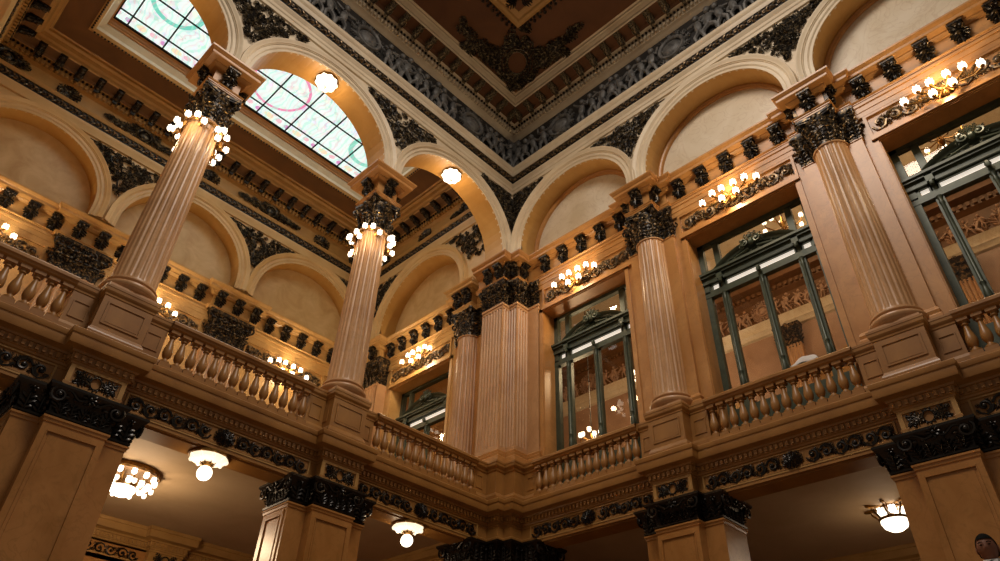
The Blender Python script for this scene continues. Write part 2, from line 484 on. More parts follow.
def dentils(g, path, o, z0, z1, w=0.05, gap=0.045, dep=0.035, side=1):
    for i in range(len(path) - 1):
        a = Vector(path[i]); b = Vector(path[i + 1]); L = (b - a).length
        if L < 0.05: continue
        d = (b - a) / L; nn = Vector((d.y, -d.x)) * side
        n = max(1, int((L + 2 * o) / (w + gap))); 
        st = -o if (L > 0.3) else 0
        n = max(1, int((L - 2 * st) / (w + gap))); pitch = (L - 2 * st) / n
        for k in range(n):
            c = a + d * (st + (k + 0.5) * pitch) + nn * o
            p = [c - d * w / 2, c + d * w / 2, c + d * w / 2 + nn * dep, c - d * w / 2 + nn * dep]
            g.poly_extrude([(q.x, q.y, z0) for q in p], (0, 0, z1 - z0))
lowc = [(0.33, -0.2), (0.33, 0.13), (0.14, 0.13)]
lowc2 = [(0.14, 0.13), (0.14, 0.37), (-0.2, 0.37)]
pL = ressaut_path_left(0.42, 0.0, -0.2, lowc)
pR = ressaut_path_right(0.42, 0.0, -0.2, lowc2)
rnd = random.Random(7)
ent_low = {}
for nm, pth, n0, n1, lab in (('left', pL, None, (1, 0), 'brown stone cornice and frieze carrying the left balustrade over the lower piers'),
                         ('right', pR, (0, 1), None, 'brown stone cornice and frieze carrying the right balustrade over the lower piers')):
    t = thing('lower_entablature', lab, 'entablature', (2.2, -0.4, 6.57) if nm == 'left' else (-0.4, 2.2, 6.57))
    g = G(); g.sweep(pth, LOW, n0, n1); dentils(g, pth, 0.05, 7.05, 7.13)
    if nm == 'left':
        g.box(0.3, 14.2, -0.78, -0.21, 6.57, 7.2); g.box(0.6, 14.2, -0.70, -0.28, 6.545, 6.575)
        g.box(-0.75, 0.32, -0.78, -0.21, 6.57, 7.2)
    else:
        g.box(-0.78, -0.21, 0.3, 14.2, 6.57, 7.2); g.box(-0.70, -0.28, 0.6, 14.2, 6.545, 6.575)
    o = g.build('cornice', 'balustrade_marble', t, flat=False, angle=30); o.location = -Vector(t.location)
    # recessed frieze panels with black running scroll, block panels with a wreath
    bays = [(LB[0], 0.62 - 2.25 + 2.25)] if False else None
    spans = []
    if nm == 'left': spans = [(0.62, 3.9), (4.98, 8.4), (9.47, 12.9)]
    else: spans = [(0.62, 3.85), (4.90, 8.34), (9.40, 12.85)]
    for a, b in spans:
        g = G(); fw = 0.022
        g.box(a, b, -fw, 0.012, 6.63, 6.655); g.box(a, b, -fw, 0.012, 6.945, 6.965)
        g.box(a, a + 0.03, -fw, 0.012, 6.655, 6.945); g.box(b - 0.03, b, -fw, 0.012, 6.655, 6.945)
        g.xform((lambda x, y, z: (x, y - 0.2, z)) if nm == 'left' else (lambda x, y, z: (y - 0.2, x, z)))
        o = g.build('frieze_frame', 'cornice_stone', t, flat=True); o.location = -Vector(t.location)
        g = G(); rinceau(g, a + 0.06, b - 0.06, 6.80, 0.29, 0.012, rnd, centre=0.24, unit=0.25)
        g.xform((lambda x, y, z: (x, y - 0.2, z)) if nm == 'left' else (lambda x, y, z: (y - 0.2, x, z)))
        o = g.build('scroll_frieze', 'bronze_dark', t); o.location = -Vector(t.location)
    for c in (LCOLS if nm == 'left' else RCOLS)[:2]:
        g = G()
        g.box(c - 0.42, c + 0.42, -0.01, 0.014, 6.60, 6.66); g.box(c - 0.42, c + 0.42, -0.01, 0.014, 6.94, 6.99)
        g.box(c - 0.42, c - 0.35, -0.01, 0.014, 6.66, 6.94); g.box(c + 0.35, c + 0.42, -0.01, 0.014, 6.66, 6.94)
        g.xform((lambda x, y, z: (x, y, z)) if nm == 'left' else (lambda x, y, z: (y, x, z)))
        o = g.build('block_frame', 'cornice_stone', t, flat=True); o.location = -Vector(t.location)
        g = G()
        ring = [(c + 0.085 * math.cos(a), 0.012, 6.80 + 0.10 * math.sin(a)) for a in [2 * PI * i / 14 for i in range(15)]]
        g.tube(ring, 0.016, 6)
        for k in range(12):
            a = 2 * PI * k / 12; g.ell((c + 0.1 * math.cos(a), 0.02, 6.8 + 0.115 * math.sin(a)), (math.cos(a + .6), .2, math.sin(a + .6)), 0.03, 0.014)
        for sd in (-1, 1):
            for q, (aa, ln) in enumerate(((0.75, 0.18), (0.05, 0.2), (-0.75, 0.18), (0.4, 0.24), (-0.4, 0.24))):
                leaf(g, c + sd * 0.1, 6.8, aa if sd > 0 else PI - aa, ln, 0.07, 0.012, 4)
            spiral(g, c + sd * 0.27, 6.86, 0.045, 0, 1.2, sd, 0.012, 0.013)
            spiral(g, c + sd * 0.27, 6.74, 0.045, 0, 1.2, -sd, 0.012, 0.013)
        g.xform((lambda x, y, z: (x, y, z)) if nm == 'left' else (lambda x, y, z: (y, x, z)))
        o = g.build('wreath_ornament', 'bronze', t); o.location = -Vector(t.location)

# ---- lower piers --------------------------------------------------------------------------
def pier_parts(t, plan, panels, capfaces, ztop=6.13, path_extra=None):
    # plan: closed plan polygon in local coords, travelled so that outward is on the right
    g = G()
    g.sweep(plan, [(0.06, 0.0), (0.06, 0.5), (0.02, 0.56), (0.0, 0.6), (0.0, ztop - 0.09), (0.015, ztop - 0.08), (0.02, ztop - 0.04), (0.035, ztop - 0.03), (0.035, ztop)], closed=True)
    g.build('shaft', 'pier_marble', t, flat=False, angle=30)
    g = G()
    for (ax, x0, x1, d, sg) in panels:      # raised panel frame on a face
        z0, z1 = 0.9, ztop - 0.12
        def bx(a, b, c, e, th):
            if ax == 'y': g.box(a, b, min(d, d + th * sg), max(d, d + th * sg), c, e)
            else: g.box(min(d, d + th * sg), max(d, d + th * sg), a, b, c, e)
        w = 0.085
        bx(x0, x1, z1 - w, z1, 0.02); bx(x0, x0 + w, z0, z1 - w, 0.02); bx(x1 - w, x1, z0, z1 - w, 0.02); bx(x0, x1, z0 - w, z0, 0.02)
        i = 0.012
        bx(x0 + w, x1 - w, z1 - w - i, z1 - w, 0.032); bx(x0 + w, x0 + w + i, z0, z1 - w, 0.032); bx(x1 - w - i, x1 - w, z0, z1 - w, 0.032)
        bx(x0 + w + 0.05, x1 - w - 0.05, z0 + .05, z1 - w - 0.05, 0.008)
    g.build('panel_frame', 'pier_marble', t, flat=True)
    g = G()
    g.sweep(plan, [(0.0, ztop), (0.03, ztop + 0.02), (0.035, ztop + 0.05), (0.0, ztop + 0.06), (0.01, ztop + 0.2), (0.07, ztop + 0.33), (0.13, ztop + 0.4),
                   (0.15, ztop + 0.42), (0.15, ztop + 0.46), (0.1, ztop + 0.48), (-0.1, ztop + 0.48)], closed=True)
    for (ax, x0, x1, d, sg) in capfaces:
        q = G(); L = x1 - x0; c = (x0 + x1) / 2
        if L > 0.5:
            for sd in (-1, 1):
                cx = c + sd * (L / 2 - 0.02)
                spiral(q, cx, ztop + 0.30, 0.13, PI / 2, 1.6, -sd, 0.10, 0.026)
                leaf(q, cx - sd * 0.1, ztop + 0.1, PI / 2 - sd * 0.3, 0.22, 0.14, 0.04, 4)
            pts = [(x0 + 0.1 + (L - 0.2) * i / 14, 0.12, ztop + 0.38 + 0.03 * math.sin(i * 1.1) - 0.07 * math.sin(PI * i / 14)) for i in range(15)]
            q.tube(pts, 0.018, 5)
            rosette(q, c, ztop + 0.36, 0.11, 0.13)
            n = max(3, int(L / 0.16))
            for k in range(n):
                xx = x0 + 0.08 + (L - 0.16) * (k + .5) / n
                leaf(q, xx, ztop + 0.05, PI / 2 + rnd.uniform(-.25, .25), 0.2, 0.13, 0.03, 4)
                q.ell((xx + .03, 0.09, ztop + 0.3 + rnd.uniform(-.03, .03)), (rnd.uniform(-1, 1), .2, rnd.uniform(-1, 1)), 0.05, 0.02)
        else:
            n = max(1, int(L / 0.13))
            for k in range(n):
                xx = x0 + L * (k + .5) / n
                leaf(q, xx, ztop + 0.05, PI / 2, 0.3, 0.14, 0.05, 4)
                rosette(q, xx, ztop + 0.36, 0.07, 0.11, 6)
        if ax == 'y': q.xform(lambda x, y, z: (x, d + sg * y, z))
        else: q.xform(lambda x, y, z: (d + sg * y, x, z))
        g.add(q.v, q.f)
    g.build('capital', 'bronze_dark', t)
pplan = [(0.8, -0.2), (0.43, -0.2), (0.43, 0.0), (-0.43, 0.0), (-0.43, -0.2), (-0.8, -0.2), (-0.8, -1.0), (0.8, -1.0)]
pp = thing('marble_pier', 'square ochre marble pier with recessed panels under the middle column of the left colonnade', 'pier', (LCOLS[0], 0, 0), 0, 'lower piers')
pier_parts(pp, pplan, [('y', -0.43, 0.43, 0.0, 1), ('x', -0.92, -0.28, 0.8, 1)],
           [('y', -0.43, 0.43, 0, 1), ('y', 0.43, 0.8, -0.2, 1), ('y', -0.8, -0.43, -0.2, 1), ('x', -1.0, -0.2, 0.8, 1), ('x', -1.0, -0.2, -0.8, -1), ('x', -0.2, 0, 0.43, 1)])
dup(pp, (LCOLS[1], 0, 0), 0, 'large ochre marble pier at the far left edge of the hall')
dup(pp, (0, RCOLS[0], 0), RW, 'marble pier just right of the hall corner, seen below the right wall')
dup(pp, (0, RCOLS[1], 0), RW, 'marble pier at the bottom right behind the man in the dark suit')
cp = thing('corner_pier', 'stepped corner pier with wide black capital at the bottom centre', 'pier', (0, 0, 0), 0, 'lower piers')
cplan = [(0.8, -1.0), (0.8, -0.2), (0.33, -0.2), (0.33, 0.13), (0.14, 0.13), (0.14, 0.37), (-0.2, 0.37), (-0.2, 0.8), (-0.9, 0.8), (-0.9, -1.0)]
g0 = G()
pier_parts(cp, cplan, [('x', -0.92, -0.28, 0.8, 1), ('y', -0.82, -0.28, 0.8, 1)], [('x', -1.0, -0.2, 0.8, 1), ('y', 0.33, 0.8, -0.2, 1), ('x', -0.2, 0.13, 0.33, 1), ('y', 0.14, 0.33, 0.13, 1), ('x', 0.13, 0.37, 0.14, 1), ('y', -0.2, 0.14, 0.37, 1), ('x', 0.37, 0.8, -0.2, 1), ('y', -0.9, -0.2, 0.8, 1)])

# ---- balustrades ---------------------------------------------------------------------------
BALP = [(0.085, 0.04), (0.09, 0.06), (0.085, 0.085), (0.055, 0.10), (0.042, 0.12), (0.044, 0.135), (0.06, 0.15), (0.078, 0.19), (0.084, 0.23), (0.08, 0.27),
        (0.064, 0.33), (0.048, 0.39), (0.038, 0.44), (0.036, 0.46), (0.056, 0.472), (0.056, 0.488), (0.038, 0.498), (0.045, 0.51), (0.072, 0.53), (0.072, 0.57)]
def balustrade(L, label, loc, rz, n, first=[None]):
    t = thing('balustrade', label, 'balustrade', loc, rz, 'upper balustrades')
    h = L / 2
    g = G(); prof = [(0.0, 8.32), (0.02, 8.33), (0.05, 8.35), (0.06, 8.38), (0.085, 8.40), (0.085, 8.45), (0.07, 8.47), (0.05, 8.485), (0.0, 8.5)]
    g.sweep([(h, -0.09), (-h, -0.09)], [(o, z - ZF) for o, z in prof])
    g.sweep([(-h, -0.21), (h, -0.21)], [(o, z - ZF) for o, z in prof])
    g.box(-h, h, -0.21, -0.09, 8.32 - ZF, 8.5 - ZF)
    g.build('handrail', 'balustrade_marble', t, angle=30)
    g = G(); g.box(-h, h, -0.26, -0.04, 7.48 - ZF, 7.62 - ZF); g.box(-h, h, -0.235, -0.065, 7.61 - ZF, 7.64 - ZF)
    g.build('base_rail', 'balustrade_marble', t, flat=True)
    if first[0] is None:
        q = G(); q.lathe(BALP, 14); q.box(-0.095, 0.095, -0.09, 0.09, -0.005, 0.05); q.box(-0.08, 0.08, -0.08, 0.08, 0.525, 0.575)
        first[0] = q.build('baluster', 'balustrade_marble', t, angle=45); b0 = first[0]
    else:
        b0 = first[0].copy(); COL.objects.link(b0); b0.parent = t
    for k in range(n):
        b = b0 if k == 0 else b0.copy()
        if k: COL.objects.link(b); b.parent = t
        b.location = (-h + L * (k + 0.5) / n, -0.15, 7.635 - ZF); b.scale = (1, 1, 1.205)
    return t
DY = -0.15   # rail sits behind the pedestal faces
balustrade(2.9, 'marble balustrade between the two left columns, below the globe rings', (6.685, DY, ZF), 0, 14)
balustrade(2.94, 'marble balustrade from the middle column to the hall corner', (2.17, DY, ZF), 0, 14)
balustrade(2.9, 'marble balustrade at the left edge, lit white from behind', (11.18, DY, ZF), 0, 14)
balustrade(2.87, 'short marble balustrade below the first window right of the corner', (DY, 2.135, ZF), RW, 14)
balustrade(2.9, 'marble balustrade below the large middle window of the right wall', (DY, 6.62, ZF), RW, 14)
balustrade(2.9, 'marble balustrade at the right edge below the last window', (DY, 11.12, ZF), RW, 14)

# ---- pedestals under the columns -----------------------------------------------------------
def boxpath(x0, x1, y0, y1): return [(x1, y0), (x1, y1), (x0, y1), (x0, y0)]
CAPP = [(0.0, 8.26), (0.02, 8.28), (0.03, 8.32), (0.055, 8.35), (0.075, 8.38), (0.08, 8.43), (0.09, 8.45), (0.09, 8.49), (0.0, 8.5)]
CAPQ = [(0.0, 8.30), (0.012, 8.31), (0.015, 8.34), (0.035, 8.37), (0.045, 8.39), (0.048, 8.44), (0.055, 8.45), (0.055, 8.49), (0.0, 8.5)]
def pedestal(loc, rz, label):
    t = thing('column_pedestal', label, 'pedestal', loc, rz, 'column pedestals')
    z = lambda pr: [(o, q - ZF) for o, q in pr]
    die = boxpath(-0.37, 0.37, -0.84, -0.07)
    BASE = [(0.04, 7.48), (0.04, 7.62), (0.03, 7.65), (0.01, 7.69), (0.0, 7.71), (0.0, 8.30)]
    g = G(); g.sweep([(x, y) for x, y in boxpath(-0.40, 0.40, -0.86, -0.035)], z(BASE + CAPQ[1:]), closed=True)
    g.box(-0.42, 0.42, -0.88, -0.02, 8.485 - ZF, 8.505 - ZF)
    g.build('die', 'balustrade_marble', t, flat=True)
    g = G(); w = 0.07
    for a in ((-0.31, 0.31, 7.80, 7.825), (-0.31, 0.31, 8.185, 8.21), (-0.31, -0.285, 7.825, 8.185), (0.285, 0.31, 7.825, 8.185)):
        g.box(a[0], a[1], -0.04, -0.018, a[2] - ZF, a[3] - ZF)
    g.box(-0.26, 0.26, -0.04, -0.03, 7.85 - ZF, 8.16 - ZF)
    g.box(0.39, 0.41, -0.62, -0.16, 7.83 - ZF, 8.18 - ZF)
    g.build('panel', 'balustrade_marble', t, flat=True)
    for sd in (-1, 1):
        g = G()
        pth = [(0.79 * sd, -0.9), (0.79 * sd, -0.31), (0.3 * sd, -0.31)]
        g.sweep(pth, z([(0.05, 7.48), (0.05, 7.68), (0.02, 7.74), (0.0, 7.75), (0.0, 8.30)] + CAPQ[1:]), side=sd)
        xa, xb = (0.47, 0.73) if sd > 0 else (-0.73, -0.47)
        for q in ((xa, xb, 7.85, 7.87), (xa, xb, 8.14, 8.16), (xa, xa + .02, 7.87, 8.14), (xb - .02, xb, 7.87, 8.14)):
            g.box(q[0], q[1], -0.32, -0.295, q[2] - ZF, q[3] - ZF)
        g.box(min(0.3 * sd, 0.78 * sd), max(0.3 * sd, 0.78 * sd), -0.9, -0.32, 0.03, 8.49 - ZF)
        g.build('side_dado', 'balustrade_marble', t, flat=True)
    return t
pedestal((LCOLS[0], 0, ZF), 0, 'panelled brown marble pedestal under the middle column with globe lights')
pedestal((LCOLS[1], 0, ZF), 0, 'panelled brown marble pedestal under the left column with globe lights')
pedestal((0, RCOLS[0], ZF), RW, 'panelled pedestal under the first half column right of the corner')
pedestal((0, RCOLS[1], ZF), RW, 'panelled pedestal under the half column near the right edge')
t = thing('corner_pedestal', 'stepped brown marble dado at the foot of the fluted corner pilasters', 'pedestal', (0, 0, ZF))
g = G(); pth = [(0.7, -0.33), (0.28, -0.33), (0.28, -0.02), (0.0, -0.02), (0.0, 0.3), (-0.33, 0.3), (-0.33, 0.7)]
g.sweep(pth, [(o, z - ZF) for o, z in [(0.06, 7.48), (0.06, 7.66), (0.03, 7.73), (0.0, 7.75), (0.0, 8.26)] + CAPP[1:]])
g.box(-0.9, 0.26, -0.9, -0.04, 0.03, 1.04); g.box(-0.9, -0.02, -0.1, 0.28, 0.03, 1.04); g.box(0.26, 0.7, -0.9, -0.35, 0.03, 1.04); g.box(-0.9, -0.35, 0.28, 0.7, 0.03, 1.04)
g.build('die', 'balustrade_marble', t, flat=True)
g = G()
for a in ((0.42, 0.62, 0.4, 0.42), (0.42, 0.62, 0.69, 0.71), (0.42, 0.44, 0.42, 0.69), (0.60, 0.62, 0.42, 0.69)):
    g.box(a[0], a[1], -0.34, -0.315, a[2], a[3])
g.build('panel', 'balustrade_marble', t, flat=True)
g = G()
for a in ((0.42, 0.62, 0.4, 0.42), (0.42, 0.62, 0.69, 0.71), (0.42, 0.44, 0.42, 0.69), (0.60, 0.62, 0.42, 0.69)):
    g.box(-0.34, -0.315, a[0], a[1], a[2], a[3])
g.build('panel', 'balustrade_marble', t, flat=True)

# ---- columns --------------------------------------------------------------------------------
def column_mesh_parts(t, R0=0.375, R1=0.325, z0=0.0, zs=0.32, zc=4.6, zt=5.5, capmat=('cap_bronze', 'bronze_gilt')):
    # local z = 0 is the pedestal top (8.5); axis at local y = -0.44
    cy = -0.44
    g = G(); g.lathe([(0.46, 0.12), (0.475, 0.15), (0.48, 0.18), (0.465, 0.21), (0.42, 0.225), (0.405, 0.25), (0.415, 0.265), (0.435, 0.28), (0.435, 0.3), (0.41, 0.32), (0.39, 0.325), (0.385, 0.36), (0.36, 0.365)], 40, (0, cy, 0))
    g.box(-0.41, 0.41, cy - 0.41, cy + 0.41, 0.0, 0.06)
    g.lathe([(0.40, 0.05), (0.44, 0.08), (0.455, 0.12)], 40, (0, cy, 0))
    g.build('base', 'shaft_marble', t, angle=40)
    g = G(); NF = 24; per = 6; n = NF * per; rows = 9; vs = []
    for j in range(rows + 1):
        tt = j / rows; z = 0.36 + (zc - 0.36) * tt
        R = R0 + (R1 - R0) * (tt ** 1.4)
        fade = 0 if j in (0, rows) else 1
        for i in range(n):
            a = 2 * PI * i / n; k = i % per
            dip = (0, 0.0, 0.55, 0.8, 0.55, 0.0)[k] * 0.024
            rr = R - dip * fade
            vs.append((rr * math.cos(a), cy + rr * math.sin(a), z))
    fs = [(j * n + i, j * n + (i + 1) % n, (j + 1) * n + (i + 1) % n, (j + 1) * n + i) for j in range(rows) for i in range(n)]
    # flutes reach close to both ends
    for row, zz in ((1, 0.44), (rows - 1, zc - 0.1)):
        for i in range(n):
            x, y, _ = vs[row * n + i]; vs[row * n + i] = (x, y, zz)
    g.add(vs, fs)
    g.lathe([(R1, zc - 0.05), (R1 + 0.03, zc - 0.04), (R1 + 0.035, zc - 0.01), (R1 + 0.01, zc), (0.1, zc)], 36, (0, cy, 0))
    g.build('shaft', 'shaft_marble', t, angle=25)
    g = G(); H = zt - zc
    g.lathe([(R1 + 0.0, zc), (R1 + 0.0, zc + H * 0.55), (R1 + 0.02, zc + H * 0.72), (R1 + 0.07, zc + H * 0.86), (R1 + 0.07, zc + H * 0.88)], 32, (0, cy, 0))
    ab = abacus_pts(0.40, 0.04, 0.07)
    g.poly_extrude([(x, y + cy, zc + H * 0.88) for x, y in ab], (0, 0, H * 0.05))
    ab = abacus_pts(0.42, 0.04, 0.065)
    g.poly_extrude([(x, y + cy, zc + H * 0.93) for x, y in ab], (0, 0, H * 0.07))
    for k in range(8):
        a = 2 * PI * k / 8 + PI / 8; o = (math.cos(a), math.sin(a))
        g.cur = 0
        acanthus(g, (o[0] * (R1 + .02), cy + o[1] * (R1 + .02), zc + 0.02), o, H * 0.42, 0.24, 0.10, 0.022)
        a += PI / 8; o = (math.cos(a), math.sin(a))
        acanthus(g, (o[0] * (R1 + .02), cy + o[1] * (R1 + .02), zc + H * 0.2), o, H * 0.5, 0.22, 0.12, 0.022)
    for k in range(4):
        a = PI / 4 + k * PI / 2; o = (math.cos(a), math.sin(a))
        volute3(g, (o[0] * 0.50, cy + o[1] * 0.50, zc + H * 0.76), o, 0.11, 0.032)
        g.tube([(o[0] * 0.4, cy + o[1] * 0.4, zc + H * .5), (o[0] * 0.48, cy + o[1] * 0.48, zc + H * .7), (o[0] * 0.5, cy + o[1] * 0.5, zc + H * .86)], 0.03, 5)
        a = k * PI / 2; o = (math.cos(a), math.sin(a))
        g.ell((o[0] * 0.37, cy + o[1] * 0.37, zc + H * 0.9), (o[0], o[1], 0), 0.05, 0.09, 0.09)
        for sd in (-1, 1):
            p = Vector((o[0], o[1], 0)); q = Vector((-o[1], o[0], 0)) * sd
            c = Vector((0, cy, zc + H * 0.7)) + p * 0.38 + q * 0.12
            pts = [c + q * (0.07 * (1 - i / 9) * math.cos(i * .9)) + Vector((0, 0, 0.07 * (1 - i / 9) * math.sin(i * .9))) for i in range(9)]
            g.tube(pts, 0.018, 5)
    # gilt touches on the tips of the leaves
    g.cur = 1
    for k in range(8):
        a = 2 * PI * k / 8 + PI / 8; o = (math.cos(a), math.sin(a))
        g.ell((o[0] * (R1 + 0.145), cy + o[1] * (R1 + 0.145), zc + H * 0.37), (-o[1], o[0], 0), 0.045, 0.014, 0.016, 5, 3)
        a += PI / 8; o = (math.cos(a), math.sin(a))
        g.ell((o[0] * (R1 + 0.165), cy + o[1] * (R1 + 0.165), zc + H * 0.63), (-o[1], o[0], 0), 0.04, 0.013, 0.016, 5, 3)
    g.build('capital', list(capmat), t, angle=50)
col = thing('fluted_column', 'fluted marble column with ring of globe lights, nearer the hall corner', 'column', (LCOLS[0], 0, 8.5), 0, 'fluted columns')
column_mesh_parts(col)
dup(col, (LCOLS[1], 0, 8.5), 0, 'leaning fluted column with ring of globe lights at the upper left')
dup(col, (0, RCOLS[0], 8.5), RW, 'fluted half column between the first and second windows of the right wall')
dup(col, (0, RCOLS[1], 8.5), RW, 'large fluted half column between the two right windows')
dup(col, (0, -2.05, 8.5), RW, 'fluted half column seen between the green gallery window and the corner pilasters')

# ---- impost blocks over the free columns -----------------------------------------------------
CONS = None
def console(parent, loc, rz, sc_=1.0):
    global CONS
    if CONS is None:
        g = G()
        prof = [(0.0, -0.46), (0.05, -0.45), (0.085, -0.38), (0.07, -0.30), (0.09, -0.2), (0.15, -0.10), (0.2, -0.05), (0.2, 0.0), (0.0, 0.0)]
        g.poly_extrude([(-0.10, y, z) for y, z in prof], (0.20, 0, 0))
        g.box(-0.13, 0.13, 0, 0.215, -0.03, 0.012)
        leaf(g, 0, -0.05, -PI / 2, 0.36, 0.2, 0.1, 5)
        for sd in (-1, 1):
            pts = [(sd * 0.105, 0.11 + 0.06 * math.cos(a) * (1 - i / 12), -0.11 + 0.06 * math.sin(a) * (1 - i / 12)) for i, a in enumerate([j * .75 for j in range(11)])]
            g.tube(pts, 0.014, 4)
            pts = [(sd * 0.1, 0.05 + 0.035 * math.cos(a), -0.38 + 0.035 * math.sin(a)) for a in [j * .9 for j in range(7)]]
            g.tube(pts, 0.012, 4)
            g.ell((sd * 0.06, 0.17, -0.1), (sd, .2, 1), 0.07, 0.03)
            g.ell((sd * 0.05, 0.12, -0.22), (-sd, .2, 1), 0.07, 0.025)
        g.ell((0, 0.2, -0.09), (0, -.5, 1), 0.07, 0.04)
        g.ell((0, 0.09, -0.42), (0, 0, 1), 0.07, 0.045)
        CONS = g.build('console', 'cap_bronze', parent); o = CONS
    else:
        o = CONS.copy(); COL.objects.link(o); o.parent = parent
    o.location = loc; o.rotation_euler = (0, 0, rz); o.scale = (sc_ * 1.12, sc_ * 1.25, sc_ * 1.04)
    return o
UP = [(0.0, 0.0), (0.0, 0.05), (0.015, 0.055), (0.015, 0.09), (0.035, 0.10), (0.045, 0.12), (-0.075, 0.125), (-0.075, 0.56), (0.0, 0.57), (0.03, 0.6), (0.06, 0.62),
      (0.07, 0.655), (0.19, 0.675), (0.2, 0.69), (0.2, 0.755), (0.215, 0.765), (0.235, 0.79), (0.265, 0.82), (0.27, 0.86), (-0.3, 0.87)]
def impost(loc, label):
    t = thing('impost_block', label, 'impost block', loc, 0, 'impost blocks over the columns')
    g = G(); h = 0.378
    g.sweep([(h, -0.44 - h), (h, -0.44 + h), (-h, -0.44 + h), (-h, -0.44 - h)], UP, closed=True)
    g.poly_extrude([(h, -0.44 - h, 0.0), (h, -0.44 + h, 0.0), (-h, -0.44 + h, 0.0), (-h, -0.44 - h, 0.0)], (0, 0, 0.02))
    g.box(-0.6, 0.6, -1.04, 0.16, 0.85, 0.865)
    g.build('block', 'wall_marble', t, angle=25)
    for sd in (0, 1, 2, 3):
        a = sd * PI / 2
        for k in (-0.2, 0.2) if False else (0.0,):
            ox, oy = 0.30 * math.sin(a) * -1, 0.30 * math.cos(a)
            console(t, (ox, -0.44 + oy, 0.615), a, 0.95)
    return t
impost((LCOLS[0], 0, 14.0), 'square stone impost block with black consoles over the middle column')
impost((LCOLS[1], 0, 14.0), 'square stone impost block with black consoles over the left column')

# ---- upper walls -------------------------------------------------------------------------------
def arc_pts(c, zc, r, n=28): return [(c + r * math.cos(PI - PI * i / n), zc + r * math.sin(PI - PI * i / n)) for i in range(n + 1)]
def arch_wall(g, bays, u0, u1, d, zbot, ztop, r, zc, thick=0.0, n=28, soffit=0.7):
    # solid wall face with arched openings; local u,d,z
    def face(dd):
        edges = [u0]
        for c in bays:
            if c - r > u0 - 3: edges += [c - r, c + r]
        edges.append(u1)
        for i in range(0, len(edges) - 1, 2):
            a, b = max(edges[i], u0), min(edges[i + 1], u1)
            if b > a: g.add([(a, dd, zbot), (b, dd, zbot), (b, dd, ztop), (a, dd, ztop)], [(0, 1, 2, 3)])
        for c in bays:
            P = arc_pts(c, zc, r, n)
            for i in range(n):
                (a, za), (b, zb) = P[i], P[i + 1]
                g.add([(a, dd, za), (b, dd, zb), (b, dd, ztop), (a, dd, ztop)], [(0, 1, 2, 3)])
    face(d)
    if thick: face(d - thick)
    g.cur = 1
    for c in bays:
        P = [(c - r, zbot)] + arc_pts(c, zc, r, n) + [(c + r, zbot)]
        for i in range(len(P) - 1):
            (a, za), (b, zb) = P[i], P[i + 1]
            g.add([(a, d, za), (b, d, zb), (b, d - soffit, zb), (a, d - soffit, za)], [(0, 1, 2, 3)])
    g.cur = 0
ARCHV = [(0.0, -0.05), (0.0, 0.015), (0.075, 0.015), (0.08, 0.03), (0.095, 0.035), (0.10, 0.045), (0.185, 0.045), (0.19, 0.065), (0.205, 0.07), (0.22, 0.095), (0.27, 0.105),
         (0.30, 0.13), (0.335, 0.135), (0.345, 0.12), (0.35, 0.0)]
def archivolt(g, c, zc, r, d, zbot, wd=1.0, n=36):
    P = arc_pts(c, zc, 1.0, n)
    rows = []
    for (ro, dd) in ARCHV:
        rr = r + ro * wd
        row = [(c - rr, d + dd, zbot)] + [(c + rr * (x - c), d + dd, zc + rr * (z - zc)) for x, z in P] + [(c + rr, d + dd, zbot)]
        rows.append(row)
    vs = [p for row in rows for p in row]; m = len(rows[0])
    g.add(vs, [(j * m + i, j * m + i + 1, (j + 1) * m + i + 1, (j + 1) * m + i) for j in range(len(rows) - 1) for i in range(m - 1)])
def spandrel(g, c, half, zc, ro, ztop, y, rnd, sides=(-1, 1)):
    # foliage filling the triangle between an archivolt and the band above, centred on a column line c
    hl, hr = half if isinstance(half, tuple) else (half, half)
    def inside(x, z, m=0.03):
        for cc in (c - hl, c + hr):
            if math.hypot(x - cc, z - zc) < ro + m: return False
        return z < ztop - m
    for sd in sides:
        spiral(g, c + sd * 0.36, ztop - 0.36, 0.20, PI / 2, 1.5, -sd, y, 0.032)
        spiral(g, c + sd * 0.86, ztop - 0.17, 0.11, PI / 2, 1.4, sd, y, 0.024)
        spiral(g, c + sd * 0.2, ztop - 0.78, 0.10, PI / 2, 1.4, sd, y, 0.024)
        g.tube([(c, y, ztop - 1.35), (c + sd * 0.1, y, ztop - 1.0), (c + sd * 0.12, y, ztop - 0.6), (c + sd * 0.36, y, ztop - 0.16), (c + sd * 0.8, y, ztop - 0.07), (c + sd * 1.25, y, ztop - 0.07)], [0.03, 0.03, 0.03, 0.03, 0.025, 0.012], 5)
    cnt = 0
    for _ in range(2600):
        x = c + rnd.uniform(-1.3, 1.3) if len(sides) == 2 else c + sides[0] * rnd.uniform(0, 1.3)
        z = ztop - rnd.uniform(0.04, 1.45)
        if not inside(x, z, 0.05): continue
        a = rnd.uniform(0, 2 * PI); ln = rnd.uniform(0.10, 0.17)
        ex, ez = x + ln * math.cos(a), z + ln * math.sin(a)
        if not inside(ex, ez, 0.02): continue
        leaf(g, x, z, a, ln, ln * 0.75, y + rnd.uniform(0, 0.05), 3); cnt += 1
        if cnt > 190: break

def to_left(x, y, z): return (x, y, z)
def to_right(x, y, z): return (y, x, z)

